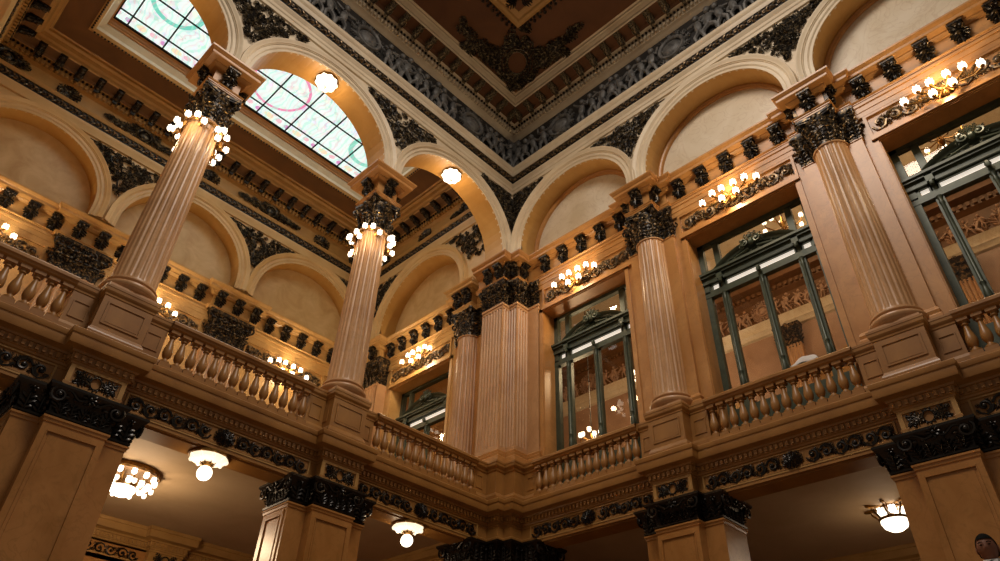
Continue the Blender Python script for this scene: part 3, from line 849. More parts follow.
# profile from the spandrel moulding to the ceiling (offset from the arch wall face at d = -0.05)
ZT = 17.5
MAIN_A = [(0.0, ZT - 0.02), (0.05, ZT), (0.06, ZT + 0.1), (0.085, ZT + 0.13), (0.09, ZT + 0.22), (0.12, ZT + 0.26), (0.15, ZT + 0.31), (0.15, ZT + 0.345)]
BAND = [(0.12, ZT + 0.345), (0.12, ZT + 0.68)]
MAIN_B = [(0.15, ZT + 0.68), (0.17, ZT + 0.72), (0.19, ZT + 0.8), (0.24, ZT + 0.85), (0.26, ZT + 0.9), (0.26, ZT + 0.95), (0.03, ZT + 0.97)]
FR = [(0.03, ZT + 0.97), (0.03, ZT + 2.42)]
MAIN_C = [(0.03, ZT + 2.42), (0.06, ZT + 2.43), (0.1, ZT + 2.46), (0.18, ZT + 2.49), (0.24, ZT + 2.5), (0.24, ZT + 2.68), (0.27, ZT + 2.70), (0.27, ZT + 2.80), (0.42, ZT + 2.83)]
SOF = [(0.42, ZT + 2.83), (0.50, ZT + 2.9), (0.86, ZT + 2.93)]
MAIN_D = [(0.86, ZT + 2.93), (0.90, ZT + 2.95), (0.90, ZT + 3.04), (0.94, ZT + 3.07), (0.98, ZT + 3.15), (1.02, ZT + 3.17), (1.02, ZT + 3.24), (1.08, ZT + 3.26)]
def beadrow(g, a, b, o, z, r=0.03, pitch=0.085):
    a = Vector(a); b = Vector(b); L = (b - a).length; d = (b - a) / L; nn = Vector((d.y, -d.x))
    n = int(L / pitch)
    for k in range(n):
        p = a + d * ((k + .5) * L / n) + nn * o
        g.ell((p.x, p.y, z), (0, 0, 1), r, r, r, 5, 3)

def putti(g, x0, x1, z0, z1, y, rnd):
    # a continuous relief of small figures with garlands and medallions
    x = x0 + 0.15; k = 0; H = z1 - z0
    while x < x1 - 0.1:
        if k % 9 == 4:
            cz = z0 + H * 0.52; r = H * 0.36
            g.lathe([(r * 0.62, 0.0), (r * 0.62, 0.06), (r * 0.7, 0.10), (r * 0.8, 0.10), (r * 0.86, 0.05), (r * 0.86, 0.0)], 24, (x + r * 0.5, y, cz), axis='y')
            g.ell((x + r * 0.5, y + 0.02, cz), (0, 1, 0), 0.10, r * 0.55, r * 0.6, 12, 6)
            for q in range(12):
                aa = 2 * PI * q / 12
                leaf(g, x + r * 0.5 + r * 0.85 * math.cos(aa), cz + r * 0.85 * math.sin(aa), aa + 0.5, 0.2, 0.14, y + 0.03, 3)
            x += r * 2.3
        else:
            h = H * rnd.uniform(0.72, 0.88); lean = rnd.uniform(-0.25, 0.25)
            base = z0 + 0.03; cx = x + rnd.uniform(-0.03, 0.03)
            hip = Vector((cx, y + 0.09, base + h * 0.42)); ch = hip + Vector((lean * h * 0.35, 0.02, h * 0.28))
            g.ell((hip + ch) / 2, ch - hip, h * 0.22, h * 0.105, h * 0.09, 7, 5)
            g.ell(ch + Vector((lean * 0.1, 0.03, h * 0.17)), (0, 0, 1), h * 0.095, h * 0.085, h * 0.085, 7, 5)
            for sd in (-1, 1):
                knee = hip + Vector((sd * h * rnd.uniform(0.05, 0.16), 0.03, -h * rnd.uniform(0.12, 0.22)))
                foot = Vector((knee.x + sd * rnd.uniform(-0.05, 0.1), y + 0.04, base))
                g.tube([hip, knee, foot], [h * 0.065, h * 0.05, h * 0.03], 6)
                el = ch + Vector((sd * h * rnd.uniform(0.12, 0.2), 0.02, h * rnd.uniform(-0.12, 0.14)))
                ha = el + Vector((sd * h * rnd.uniform(0.0, 0.18), 0.01, h * rnd.uniform(-0.12, 0.22)))
                g.tube([ch + Vector((sd * h * 0.07, 0, h * 0.05)), el, ha], [h * 0.045, h * 0.036, h * 0.026], 5)
            if rnd.random() < 0.6:
                pts = [ch + Vector((-0.1 - 0.0 * i, -0.02, 0.05 - i * 0.1)) + Vector((0.06 * math.sin(i * 1.7), 0, 0)) for i in range(6)]
                g.tube(pts, [0.03, 0.05, 0.06, 0.05, 0.04, 0.02], 5)
            x += rnd.uniform(0.30, 0.42)
        # garland to the next
        if rnd.random() < 0.55:
            gx = x - 0.15; pts = [(gx + 0.4 * i / 6, y + 0.03, z0 + H * 0.62 - 0.12 * math.sin(PI * i / 6)) for i in range(7)]
            g.tube(pts, 0.035, 5)
            for p in pts[1:-1]: g.ell((p[0], y + 0.06, p[2] - 0.02), (rnd.uniform(-1, 1), .3, rnd.uniform(-1, 1)), 0.05, 0.03)
        if rnd.random() < 0.5:
            leaf(g, x - 0.1, z0 + 0.05, PI / 2 + rnd.uniform(-.5, .5), 0.35, 0.2, y + 0.01, 4)
        k += 1

def scroll_band(g, x0, x1, zc, h, y, rnd):
    # dense small running leaf band
    n = int((x1 - x0) / (h * 0.62)); u = (x1 - x0) / n
    for k in range(n):
        cx = x0 + (k + .5) * u
        sg = 1 if k % 2 else -1
        pts = [(cx + math.cos(a) * h * 0.24 * (1 - i / 9), y, zc + sg * math.sin(a) * h * 0.24 * (1 - i / 9)) for i, a in enumerate([j * 1.0 for j in range(8)])]
        g.tube(pts, h * 0.07, 4)
        g.ell((cx + u * 0.5, y + 0.01, zc + sg * h * 0.2), (1, .2, sg), h * 0.26, h * 0.09, h * 0.1, 5, 3)
        g.ell((cx + u * 0.45, y + 0.01, zc - sg * h * 0.25), (-1, .2, sg), h * 0.22, h * 0.08, h * 0.1, 5, 3)
        g.ell((cx, y + 0.02, zc), (0, 1, 0), h * 0.1, h * 0.1)

MCON = {}
def modillion(parent, loc, rz, mat='bracket_gilt'):
    # bracket under the soffit of the main cornice: local y outward, hanging below z=0
    if mat not in MCON:
        g = G()
        prof = [(0.0, -0.30), (0.04, -0.27), (0.06, -0.18), (0.14, -0.12), (0.26, -0.10), (0.36, -0.06), (0.37, 0.0), (0.0, 0.0)]
        g.poly_extrude([(-0.065, y, z) for y, z in prof], (0.13, 0, 0))
        for sd in (-1, 1):
            g.tube([(sd * 0.08, 0.30 + 0.05 * math.cos(a), -0.07 + 0.05 * math.sin(a)) for a in [j * .8 for j in range(9)]], 0.014, 4)
            g.ell((sd * 0.09, 0.12, -0.14), (0, 1, .4), 0.1, 0.025)
        for i in range(4):
            g.ell((0, 0.08 + i * 0.08, -0.2 + i * 0.04), (0, 1, 0.4), 0.06, 0.07, 0.03, 6, 4)
        g.box(-0.1, 0.1, 0.0, 0.40, -0.02, 0.01)
        MCON[mat] = g.build('bracket', [mat], parent); o = MCON[mat]
    else:
        o = MCON[mat].copy(); COL.objects.link(o); o.parent = parent
    o.location = loc; o.rotation_euler = (0, 0, rz)
    return o

def main_entablature(nm, label, a, b, n0, n1, u_range, tf, rz, seed):
    # a,b: plan points of the face line
    t = thing('main_entablature', label, 'entablature', (a[0], a[1], ZT))
    inv = -Vector(t.location)
    def put(g, name, mat, **k):
        o = g.build(name, mat, t, **k); o.location = inv; return o
    pth = [a, b]
    g = G(); g.sweep(pth, MAIN_A, n0, n1); put(g, 'architrave', 'arch_stone', angle=30)
    g = G(); g.sweep(pth, BAND, n0, n1); put(g, 'band_ground', 'band_brown', flat=True)
    g = G(); g.sweep(pth, MAIN_B, n0, n1); put(g, 'frieze_moulding', 'arch_stone', angle=30)
    g = G(); g.sweep(pth, FR, n0, n1); put(g, 'frieze_ground', 'relief_ground', flat=True)
    g = G(); g.sweep(pth, MAIN_C, n0, n1)
    dentils(g, pth, 0.24, ZT + 2.53, ZT + 2.66, 0.07, 0.06, 0.09); put(g, 'dentil_moulding', 'arch_stone', angle=30)
    g = G(); beadrow(g, a, b, 0.32, ZT + 2.75, 0.045, 0.12); put(g, 'bead_row', 'bronze')['kind'] = 'stuff'
    g = G(); g.sweep(pth, SOF, n0, n1); put(g, 'soffit', 'ceiling_paint', flat=True)
    g = G(); g.sweep(pth, MAIN_D, n0, n1); put(g, 'crown_moulding', 'arch_stone', angle=30)
    r2 = random.Random(seed)
    u0, u1 = u_range
    g = G(); scroll_band(g, u0 + 0.1, u1, ZT + 0.51, 0.32, 0.10, r2); g.xform(tf); put(g, 'leaf_band', 'scroll_gilt')
    g = G(); putti(g, u0 + 0.18, u1, ZT + 0.98, ZT + 2.4, -0.01, r2); g.xform(tf); o = put(g, 'figure_relief', 'relief_slate', angle=50)
    o['kind'] = 'stuff'
    k = 0; u = u0 + 0.75
    while u < u1:
        p = tf(u, -0.05 + 0.46, ZT + 2.9)
        modillion(t, Vector(p) + inv, rz); u += 0.52; k += 1
    return t
main_entablature('left', 'grey frieze of relief figures and dark cornice above the left arches', (14.2, -0.05), (-0.05, -0.05), None, (1, 0), (-0.05, 13.2), to_left, 0, 3)
main_entablature('right', 'grey frieze of relief figures and dark cornice above the right wall arches', (-0.05, -0.05), (-0.05, 14.2), (0, 1), None, (-0.05, 13.2), to_right, RW, 5)
# vertical corner strip in the frieze
g = G(); g.box(-0.02, 0.26, -0.02, 0.03, ZT + 0.97, ZT + 2.43); g.box(-0.02, 0.03, 0.03, 0.26, ZT + 0.97, ZT + 2.43)
g.box(0.0, 0.23, 0.03, 0.045, ZT + 1.0, ZT + 2.4); g.box(0.03, 0.045, 0.045, 0.23, ZT + 1.0, ZT + 2.4)
struct(g.build('trim_1', 'relief_slate', flat=True))

# ---- arcade (left) -------------------------------------------------------------------------------
RL_, ZL_ = 1.94, 15.06
RR_, ZR_ = 1.88, 15.2
g = G(); arch_wall(g, LB, -0.1, 14.2, -0.05, 14.87, ZT + 0.02, RL_, ZL_, thick=0.72, soffit=0.72)
struct(g.build('wall_arcade', ['arch_stone', 'lamplit_soffit_stone'], angle=30))
g = G(); g.box(-0.1, 14.2, -0.77, -0.05, ZT + 0.02, 20.9); struct(g.build('wall_arcade_top', 'cornice_stone', flat=True))
g = G()
arch_wall(g, RB, -0.1, 14.2, -0.05, 14.87, ZT + 0.02, RR_, ZR_, soffit=0.62)
g.xform(to_right); struct(g.build('wall_right_arches', ['arch_stone', 'lamplit_soffit_stone'], angle=30))
labs = {('l', 0): 'pale moulded arch at the corner, springing from the middle column', ('l', 1): 'pale moulded open arch between the two columns framing the stained glass',
        ('l', 2): 'pale moulded open arch at the upper left edge', ('r', 0): 'pale moulded blind arch above the first window right of the corner',
        ('r', 1): 'large pale blind arch above the middle window of the right wall', ('r', 2): 'pale blind arch cut off by the upper right edge'}
for sd, bays, rr, zz, tf in (('l', LB, RL_, ZL_, to_left), ('r', RB, RR_, ZR_, to_right)):
    for i, c in enumerate(bays):
        g = G(); archivolt(g, c, zz, rr, -0.05, 14.87, wd=0.9 if sd == 'l' else 1.0)
        g.xform(tf); o = g.build('arch_moulding', 'arch_stone', angle=35, loc=tf(c, -0.05, 14.87)); tag(o, labs[(sd, i)], 'arch', 'arch mouldings of the hall')
# inner line on the intrados of the open arches
# spandrel ornaments
r2 = random.Random(11)
sp_labs = {('l', 4.44): 'black foliage relief in the spandrel above the middle column of the left arcade', ('l', 8.93): 'black foliage relief in the spandrel above the left column, at the top edge',
           ('r', 4.37): 'black foliage relief in the spandrel between the first two arches of the right wall', ('r', 8.87): 'black foliage relief in the spandrel above the large half column at right'}
for (sd, c), lb in sp_labs.items():
    g = G(); zz = ZL_ if sd == 'l' else ZR_; ro = (RL_ + 0.32) if sd == 'l' else RR_ + 0.35
    spandrel(g, c, 2.24, zz, ro, ZT - 0.03, -0.03, r2)
    tf = to_left if sd == 'l' else to_right
    g.xform(tf); tag(g.build('spandrel_ornament', 'spandrel_bronze', loc=tf(c, -0.05, 16.6)), lb, 'relief ornament', 'spandrel ornaments')
for sd, tf, lb in (('l', to_left, 'black foliage relief on the left side of the hall corner spandrel'), ('r', to_right, 'black foliage relief on the right side of the hall corner spandrel')):
    g = G(); spandrel(g, 0.0, 2.24, ZL_ if sd == 'l' else ZR_, 2.24, ZT - 0.03, -0.03, r2, sides=(1,))
    g.xform(tf); tag(g.build('spandrel_ornament', 'spandrel_bronze', loc=tf(0.3, -0.05, 16.6)), lb, 'relief ornament', 'spandrel ornaments')

# ---- wall kit: window wall storey with entablature --------------------------------------------------
class Wall:
    """a windowed upper storey; local u along the wall, d outward, mapped to the world by tf"""
    def __init__(s, tf, rz): s.tf = tf; s.rz = rz
def storey_wall(name, tf, u0, u1, openings, mat='wall_marble', dwall=-0.55, zhead=12.85, thick=0.58):
    g = G(); e = u0
    for (a, b) in openings:
        g.box(e, a, dwall - thick, dwall, ZF, 14.0); g.box(a, b, dwall - thick, dwall, zhead, 14.0); e = b
        # jamb and head reveal moulding
        for q in ((a - 0.13, a - 0.02, ZF, zhead + 0.13), (b + 0.02, b + 0.13, ZF, zhead + 0.13), (a - 0.13, b + 0.13, zhead + 0.02, zhead + 0.13)):
            g.box(q[0], q[1], dwall, dwall + 0.03, q[2], q[3])
    g.box(e, u1, dwall - thick, dwall, ZF, 14.0)
    g.box(u0, u1, dwall - thick, dwall + 0.02, 13.98, 14.8)
    g.xform(tf)
    return struct(g.build(name, mat, flat=True))
def pilaster_back(name, label, tf, c, hw=0.62, d0=-0.6, d1=-0.45, cap=True, sides=(-1, 1)):
    loc = tf(c, d1, ZF)
    t = thing('pilaster', label, 'pilaster', loc, 0, 'plain pilasters behind the half columns')
    inv = -Vector(loc)
    g = G(); pth = [(c - hw, d0), (c - hw, d1), (c + hw, d1), (c + hw, d0)]
    g.sweep(pth, [(0.06, 8.3), (0.06, 8.62), (0.03, 8.66), (0.045, 8.72), (0.02, 8.78), (0.0, 8.8), (0.0, 13.06), (0.02, 13.07), (0.02, 13.1)], side=-1)
    g.xform(tf); o = g.build('shaft', 'wall_marble', t, angle=30); o.location = inv
    g = G()
    g.sweep(pth, [(0.0, 13.1), (0.01, 13.5), (0.05, 13.85), (0.08, 13.9), (0.08, 14.0), (-.1, 14.0)], side=-1)
    for sd in (-1, 1):
        volute3(g, (c + sd * (hw + 0.0), d1 + 0.09, 13.78), (sd, 0.8), 0.11, 0.03)
        for k in range(3):
            acanthus(g, (c + sd * (hw - 0.06 - k * 0.17), d1 + 0.01, 13.12), (0, 1), 0.38, 0.2, 0.1)
            acanthus(g, (c + sd * (hw - 0.02 - k * 0.17), d1 + 0.01, 13.3), (0, 1), 0.45, 0.2, 0.12)
        acanthus(g, (c + sd * hw, d1 - 0.08, 13.12), (sd, 0), 0.38, 0.2, 0.1)
    g.xform(tf); o = g.build('capital', 'cap_bronze', t, angle=50); o.location = inv
    return t
def fluted_face(g, u0, u1, d, z0, z1, nf, dep=0.025):
    # grooves shown as a corrugated front: local u,d
    w = (u1 - u0) / (nf + 0.35 * (nf + 1)) ; fil = w * 0.35
    pts = []; u = u0
    pts.append((u, d)); u += fil; pts.append((u, d))
    for k in range(nf):
        for i in range(1, 6):
            t = i / 6; pts.append((u + w * t, d - dep * math.sin(PI * t)))
        u += w; pts.append((u, d)); u += fil; pts.append((u, d))
    m = len(pts)
    vs = [(a, b, z0) for a, b in pts] + [(a, b, z1) for a, b in pts]
    g.add(vs, [(i, i + 1, m + i + 1, m + i) for i in range(m - 1)])

def upper_entablature(label, tf, rz, path, cons, bays, n0=None, n1=None, base=(0, 0), mat='wall_marble', dface=-0.5, side=-1, seed=1, kinds='entablature', pw=1.38, sprot=True):
    loc = tf(base[0], base[1], 14.0)
    t = thing('upper_entablature', label, kinds, loc)
    inv = -Vector(loc)
    g = G(); g.sweep(path, [(o, z + 14.0) for o, z in UP], n0, n1, side=side)
    g.xform(tf); o = g.build('cornice', mat, t, angle=25); o.location = inv
    for (u, d) in cons:
        p = Vector(tf(u, d - 0.075, 14.615)) + inv
        console(t, p, rz)
    r3 = random.Random(seed)
    for c in bays:
        g = G(); a, b = c - pw, c + pw; d = dface
        g.box(a - 0.1, b + 0.1, d - 0.06, d + 0.0, 13.0, 13.06); g.box(a - 0.1, b + 0.1, d - 0.06, d + 0.03, 12.9, 12.95)
        g.box(a - 0.1, b + 0.1, d - 0.06, d + 0.015, 12.95, 13.0)
        g.box(a - 0.1, b + 0.1, d - 0.06, d - 0.0, 13.58, 13.64)
        g.box(a - 0.1, a - 0.04, d - 0.06, d - 0.0, 13.06, 13.58); g.box(b + 0.04, b + 0.1, d - 0.06, d - 0.0, 13.06, 13.58)
        g.box(a - 0.35, b + 0.35, d - 0.06, d + 0.005, 13.64, 13.78); g.box(a - 0.35, b + 0.35, d - 0.06, d + 0.02, 13.78, 13.93); g.box(a - 0.35, b + 0.35, d - 0.06, d + 0.045, 13.93, 14.0)
        g.xform(tf); o = g.build('architrave', mat, t, flat=True); o.location = inv
        g = G(); rinceau(g, a, b, 13.31, 0.44, d - 0.03, r3, centre=0.2, unit=0.33)
        g.xform(tf); o = g.build('scroll_panel', ['scroll_gilt'], t); o.location = inv
    return t

# right wall of the hall ---------------------------------------------------------------------------
WIN_R = [(0.78, 3.47), (5.28, 7.97), (9.76, 12.47)]
storey_wall('wall_right', to_right, 0.2, 14.2, WIN_R)
g = G(); g.box(-0.1, 14.2, -0.85, -0.67, 14.0, ZT + 0.1); g.xform(to_right); struct(g.build('wall_right_lunettes', 'lunette_marble', flat=True))
g = G(); g.box(-0.1, 14.2, -0.95, -0.05, ZT, 20.9); g.xform(to_right); struct(g.build('wall_right_top', 'cornice_stone', flat=True))
for c, lb in zip(RB, ('thin stone ring inside the blind arch nearest the corner', 'thin stone ring inside the blind arch over the middle window', 'thin stone ring inside the blind arch at the right edge')):
    g = G(); rows = []
    for ro, dd in ((1.88, -0.67), (1.88, -0.6), (1.83, -0.59), (1.8, -0.61), (1.77, -0.61), (1.75, -0.64), (1.75, -0.67)):
        rows.append([(c - ro, dd, 14.87)] + [(c + ro * (x - c), dd, ZR_ + ro * (z - ZR_)) for x, z in arc_pts(c, ZR_, 1.0, 32)] + [(c + ro, dd, 14.87)])
    vs = [p for r_ in rows for p in r_]; m = len(rows[0])
    g.add(vs, [(j * m + i, j * m + i + 1, (j + 1) * m + i + 1, (j + 1) * m + i) for j in range(len(rows) - 1) for i in range(m - 1)])
    g.xform(to_right); tag(g.build('lunette_ring', 'wall_marble', angle=35, loc=(-0.6, c, 14.87)), lb, 'arch', 'rings inside the blind arches')
pilaster_back('p', 'plain marble pilaster behind the half column between the first two windows', to_right, RCOLS[0])
pilaster_back('p', 'plain marble pilaster behind the large half column at right', to_right, RCOLS[1])
def rpath(cols, start, dr=-0.0625, d0=-0.5, hw=0.378, back=-0.40, bw=0.66, end=14.2):
    p = list(start)
    for c in cols: p += [(c - bw, d0), (c - bw, back), (c - hw, back), (c - hw, dr), (c + hw, dr), (c + hw, back), (c + bw, back), (c + bw, d0)]
    return p + [(end, d0)]
# local (u, d): corner steps of the pilaster cluster
corner_uv = [(-1.2, 0.17), (-0.09, 0.17), (-0.09, -0.09), (0.24, -0.09), (0.24, -0.5)]
cons_r = [(0.95, -0.5), (1.60, -0.5), (2.25, -0.5), (2.9, -0.5), (3.55, -0.5), (5.35, -0.5), (6.0, -0.5), (6.65, -0.5), (7.3, -0.5), (7.95, -0.5), (9.85, -0.5), (10.5, -0.5), (11.15, -0.5), (11.8, -0.5), (12.45, -0.5)]
ue = upper_entablature('warm stone cornice with black consoles and scroll panels along the right wall', to_right, RW, rpath(RCOLS, corner_uv), cons_r, RB, base=(2.0, -0.5), seed=21)
loc_ue = Vector(ue.location)
for c in RCOLS[:2]:
    console(ue, Vector(to_right(c, -0.135, 14.615)) - loc_ue, RW)
    console(ue, Vector((-0.25, c + 0.31, 14.615)) - loc_ue, 0, 0.9); console(ue, Vector((-0.25, c - 0.31, 14.615)) - loc_ue, PI, 0.9)
for (x, y, r_) in ((0.10, -0.30, RW), (0.05, -0.15, 0), (-0.16, 0.08, RW), (-0.30, 0.17, 0), (0.10, -0.72, RW)):
    console(ue, Vector((x, y, 14.615)) - loc_ue, r_, 0.9)

# corner pilaster cluster -----------------------------------------------------------------------------
t = thing('corner_pilasters', 'cluster of fluted pilasters with black capitals standing in the hall corner', 'pilaster', (0, 0, 8.5))
cpl = [(0.2, -0.86), (0.2, -0.07), (-0.05, -0.07), (-0.05, 0.24), (-0.5, 0.24), (-0.5, 0.62), (-0.62, 0.62)]
g = G()
g.sweep(cpl, [(0.1, 0.0), (0.1, 0.14), (0.08, 0.16), (0.09, 0.22), (0.05, 0.25), (0.06, 0.31), (0.02, 0.34), (0, 0.36)])
g.build('base', 'wall_marble', t, angle=30)
g = G(); z0, z1 = 0.36, 4.7
inn = [(x - 0.03, y - 0.03) for x, y in cpl]
g.sweep(inn, [(0, z0), (0, z1)])
g.sweep(cpl, [(0, z0), (0, z0 + 0.1), (-0.028, z0 + 0.1)]); g.sweep(cpl, [(-0.028, z1 - 0.16), (0, z1 - 0.16), (0, z1 - 0.08), (0.025, z1 - 0.07), (0.025, z1)])
q = G(); fluted_face(q, -0.86, -0.07, 0.2, z0 + .1, z1 - .16, 7); q.xform(to_right); g.add(q.v, q.f)
q = G(); fluted_face(q, -0.05, 0.2, -0.07, z0 + .1, z1 - .16, 2); g.add(q.v, q.f)
q = G(); fluted_face(q, -0.07, 0.24, -0.05, z0 + .1, z1 - .16, 3); q.xform(to_right); g.add(q.v, q.f)
q = G(); fluted_face(q, -0.5, -0.05, 0.24, z0 + .1, z1 - .16, 4); g.add(q.v, q.f)
q = G(); q.add([(0.24, -0.5, z0 + .1), (0.62, -0.5, z0 + .1), (0.62, -0.5, z1 - .16), (0.24, -0.5, z1 - .16)], [(0, 1, 2, 3)]); q.xform(to_right); g.add(q.v, q.f)
g.box(-0.75, 0.165, -0.86, -0.2, 0, z1); g.box(-0.75, -0.09, -0.3, 0.2, 0, z1)
g.build('shaft', 'shaft_marble', t, angle=20)
g = G()
g.sweep(cpl, [(0.0, z1), (0.0, z1 + 0.45), (0.03, z1 + 0.6), (0.07, z1 + 0.7), (0.08, z1 + 0.72), (0.08, z1 + 0.78), (0.05, z1 + 0.8), (-0.1, z1 + 0.8)])
def capface(g, p0, p1, nrm, z1, n):
    p0 = Vector(p0); p1 = Vector(p1)
    for k in range(n):
        c = p0.lerp(p1, (k + .5) / n); w = (p1 - p0).length / n * 1.1
        acanthus(g, (c.x, c.y, z1 + 0.02), nrm, 0.34, w, 0.08)
    for k in range(n + 1):
        c = p0.lerp(p1, k / n); w = (p1 - p0).length / n * 1.0
        acanthus(g, (c.x, c.y, z1 + 0.18), nrm, 0.42, w * .9, 0.09)
    for k in range(n * 3):
        c = p0.lerp(p1, rnd.random()); g.ell((c.x + nrm[0] * .1, c.y + nrm[1] * .1, z1 + rnd.uniform(.45, .7)), (rnd.uniform(-1, 1), rnd.uniform(-1, 1), rnd.uniform(-1, 1)), 0.06, 0.025)
    c = (p0 + p1) / 2
    g.ell((c.x + nrm[0] * 0.1, c.y + nrm[1] * 0.1, z1 + 0.74), (nrm[0], nrm[1], 0), 0.04, 0.07)
capface(g, (0.2, -0.86), (0.2, -0.07), (1, 0), z1, 4); capface(g, (0.2, -0.07), (-0.05, -0.07), (0, 1), z1, 1)
capface(g, (-0.05, -0.07), (-0.05, 0.24), (1, 0), z1, 1); capface(g, (-0.05, 0.24), (-0.5, 0.24), (0, 1), z1, 2); capface(g, (-0.5, 0.24), (-0.5, 0.62), (1, 0), z1, 2)
for c, o in (((0.24, -0.03), (1, 1)), ((-0.01, 0.28), (1, 1)), ((-0.44, 0.64), (1, 1)), ((0.24, -0.88), (1, -1))):
    volute3(g, (c[0], c[1], z1 + 0.6), o, 0.11, 0.032)
g.build('capital', 'cap_bronze', t, angle=50)

# ---- windows ---------------------------------------------------------------------------------------
def window(idx, c, w, tf, loc_u, dpl=-1.05):
    # local u centred on c
    root = bpy.data.objects.new('window_%d' % idx, None); COL.objects.link(root); root['kind'] = 'structure'
    root.location = tf(c, dpl, ZF); inv = -Vector(root.location)
    h = w / 2; Z0, Z1 = ZF, 12.85
    def put(g, name, mat, **k):
        g.xform(tf); o = g.build(name, mat, root, **k); o.location = inv; return o
    g = G(); y0, y1 = dpl - 0.05, dpl + 0.06
    for a, b in ((-h, -h + 0.13), (h - 0.13, h)): g.box(c + a, c + b, y0, y1 + 0.02, Z0, Z1)
    g.box(c - h, c + h, y0, y1 + 0.02, Z1 - 0.1, Z1)
    mu = h - 0.45
    for m in (-mu, 0, mu): g.box(c + m - 0.075, c + m + 0.075, y0, y1, Z0, 11.35)
    for m in (-mu, mu): g.box(c + m - 0.07, c + m + 0.07, y0, y1, 11.3, Z1 - 0.05)
    # horizontal members
    g.box(c - h, c + h, y0, y1 + 0.03, 11.30, 11.42); g.box(c - h, c + h, y0, y1 + 0.06, 11.66, 11.80)
    g.box(c - h, c + h, y0, y1 + 0.12, 11.80, 11.86); g.box(c - h, c + h, y0, y1 + 0.16, 11.86, 11.92); g.box(c - h, c + h, y0, y1 + 0.02, 11.42, 11.47)
    put(g, 'frame', 'green_metal', flat=True)
    g = G(); g.box(c - h + 0.1, c + h - 0.1, y0, y1 - 0.02, Z0, 8.5)
    for a, b in ((-h + .18, -mu - .1), (-mu + .12, -.12), (.12, mu - .12), (mu + .1, h - .18)): g.box(c + a, c + b, y1 - 0.03, y1, Z0 + 0.15, 8.35)
    put(g, 'lower_panel', 'green_metal', flat=True)
    g = G()
    for m in (-mu, 0, mu):
        g.lathe([(0.05, 0), (0.055, 0.08), (0.035, 0.12), (0.05, 0.2), (0.062, 0.3), (0.045, 0.42), (0.032, 0.5), (0.05, 0.55), (0.032, 0.6), (0.036, 2.4), (0.05, 2.45), (0.034, 2.5), (0.058, 2.6)], 12, (c + m, y1 + 0.01, 8.7))
        g.box(c + m - 0.06, c + m + 0.06, y1, y1 + 0.07, ZF, 8.7)
    put(g, 'mullion_colonnettes', 'green_metal')
    # segmental pediment: arched moulding on the central part
    g = G(); hw = mu + 0.1; rise = 0.36; R = (hw * hw + rise * rise) / (2 * rise); cz = 11.92 + rise - R
    a0 = math.asin(hw / R); rows = []
    N = 24
    for (ro, dd) in ((-0.12, 0.0), (-0.12, 0.08), (-0.07, 0.1), (-0.05, 0.14), (0.0, 0.17), (0.0, 0.0)):
        rows.append([(c + (R + ro) * math.sin(-a0 + 2 * a0 * i / N), y1 - 0.02 + dd, cz + (R + ro) * math.cos(-a0 + 2 * a0 * i / N)) for i in range(N + 1)])
    vs = [p for r_ in rows for p in r_]; m_ = N + 1
    g.add(vs, [(j * m_ + i, j * m_ + i + 1, (j + 1) * m_ + i + 1, (j + 1) * m_ + i) for j in range(len(rows) - 1) for i in range(N)])
    P = [(c + (R - 0.1) * math.sin(-a0 + 2 * a0 * i / N), y1 - 0.03, max(11.9, cz + (R - 0.1) * math.cos(-a0 + 2 * a0 * i / N))) for i in range(N + 1)]
    g.poly_extrude(P, (0, 0.04, 0))
    put(g, 'pediment', 'green_metal', angle=35)
    g = G(); zc = 12.22
    leafy = [(-0.25, 0.1, 2.6), (0.25, 0.1, 0.5), (-0.12, 0.2, 2.0), (0.12, 0.2, 1.1), (0, 0.22, PI / 2), (-0.3, -0.05, 3.4), (0.3, -0.05, -0.3)]
    for x, z, a in leafy: leaf(g, c + x * 0.45, zc + z * 0.45, a, 0.17, 0.08, y1 + 0.13, 4)
    for sd in (-1, 1):
        spiral(g, c + sd * 0.14, zc + 0.0, 0.10, PI / 2, 1.5, -sd, y1 + 0.15, 0.028)
        g.tube([(c + sd * 0.1, y1 + .1, zc - 0.15), (c + sd * 0.4, y1 + .08, zc - 0.2), (c + sd * 0.62, y1 + .06, zc - 0.28)], [0.03, 0.025, 0.01], 5)
        leaf(g, c + sd * 0.25, 12.02, 0.1 if sd > 0 else PI - 0.1, 0.45, 0.12, y1 + 0.03, 4)
        g.box(c + sd * mu - 0.07, c + sd * mu + 0.07, y1, y1 + 0.12, 11.66, 11.84); g.ell((c + sd * mu, y1 + 0.1, 11.62), (0, 0, 1), 0.08, 0.05)
    g.ell((c, y1 + 0.13, zc), (0, 0, 1), 0.11, 0.07, 0.06); rosette(g, c, zc + 0.14, 0.06, y1 + 0.14)
    g.ell((c, y1 + 0.1, 11.45), (0, 0, 1), 0.09, 0.06)
    put(g, 'crest_ornament', 'green_metal')
    g = G(); g.box(c - h + 0.1, c + h - 0.1, dpl - 0.01, dpl + 0.01, Z0, 11.32); g.box(c - h + 0.1, c + h - 0.1, dpl - 0.01, dpl + 0.01, 11.9, Z1 - .05)
    put(g, 'glass', 'window_glass', flat=True)
    g = G(); g.box(c - h + 0.2, c - mu - 0.1, dpl - 0.01, dpl + 0.01, 11.47, 11.63); g.box(c + mu + 0.1, c + h - 0.2, dpl - 0.01, dpl + 0.01, 11.47, 11.63)
    g.box(c - mu + 0.1, c + mu - 0.1, dpl - 0.01, dpl + 0.01, 11.47, 11.63)
    put(g, 'transom_light', 'lit_strip', flat=True)
    g = G()
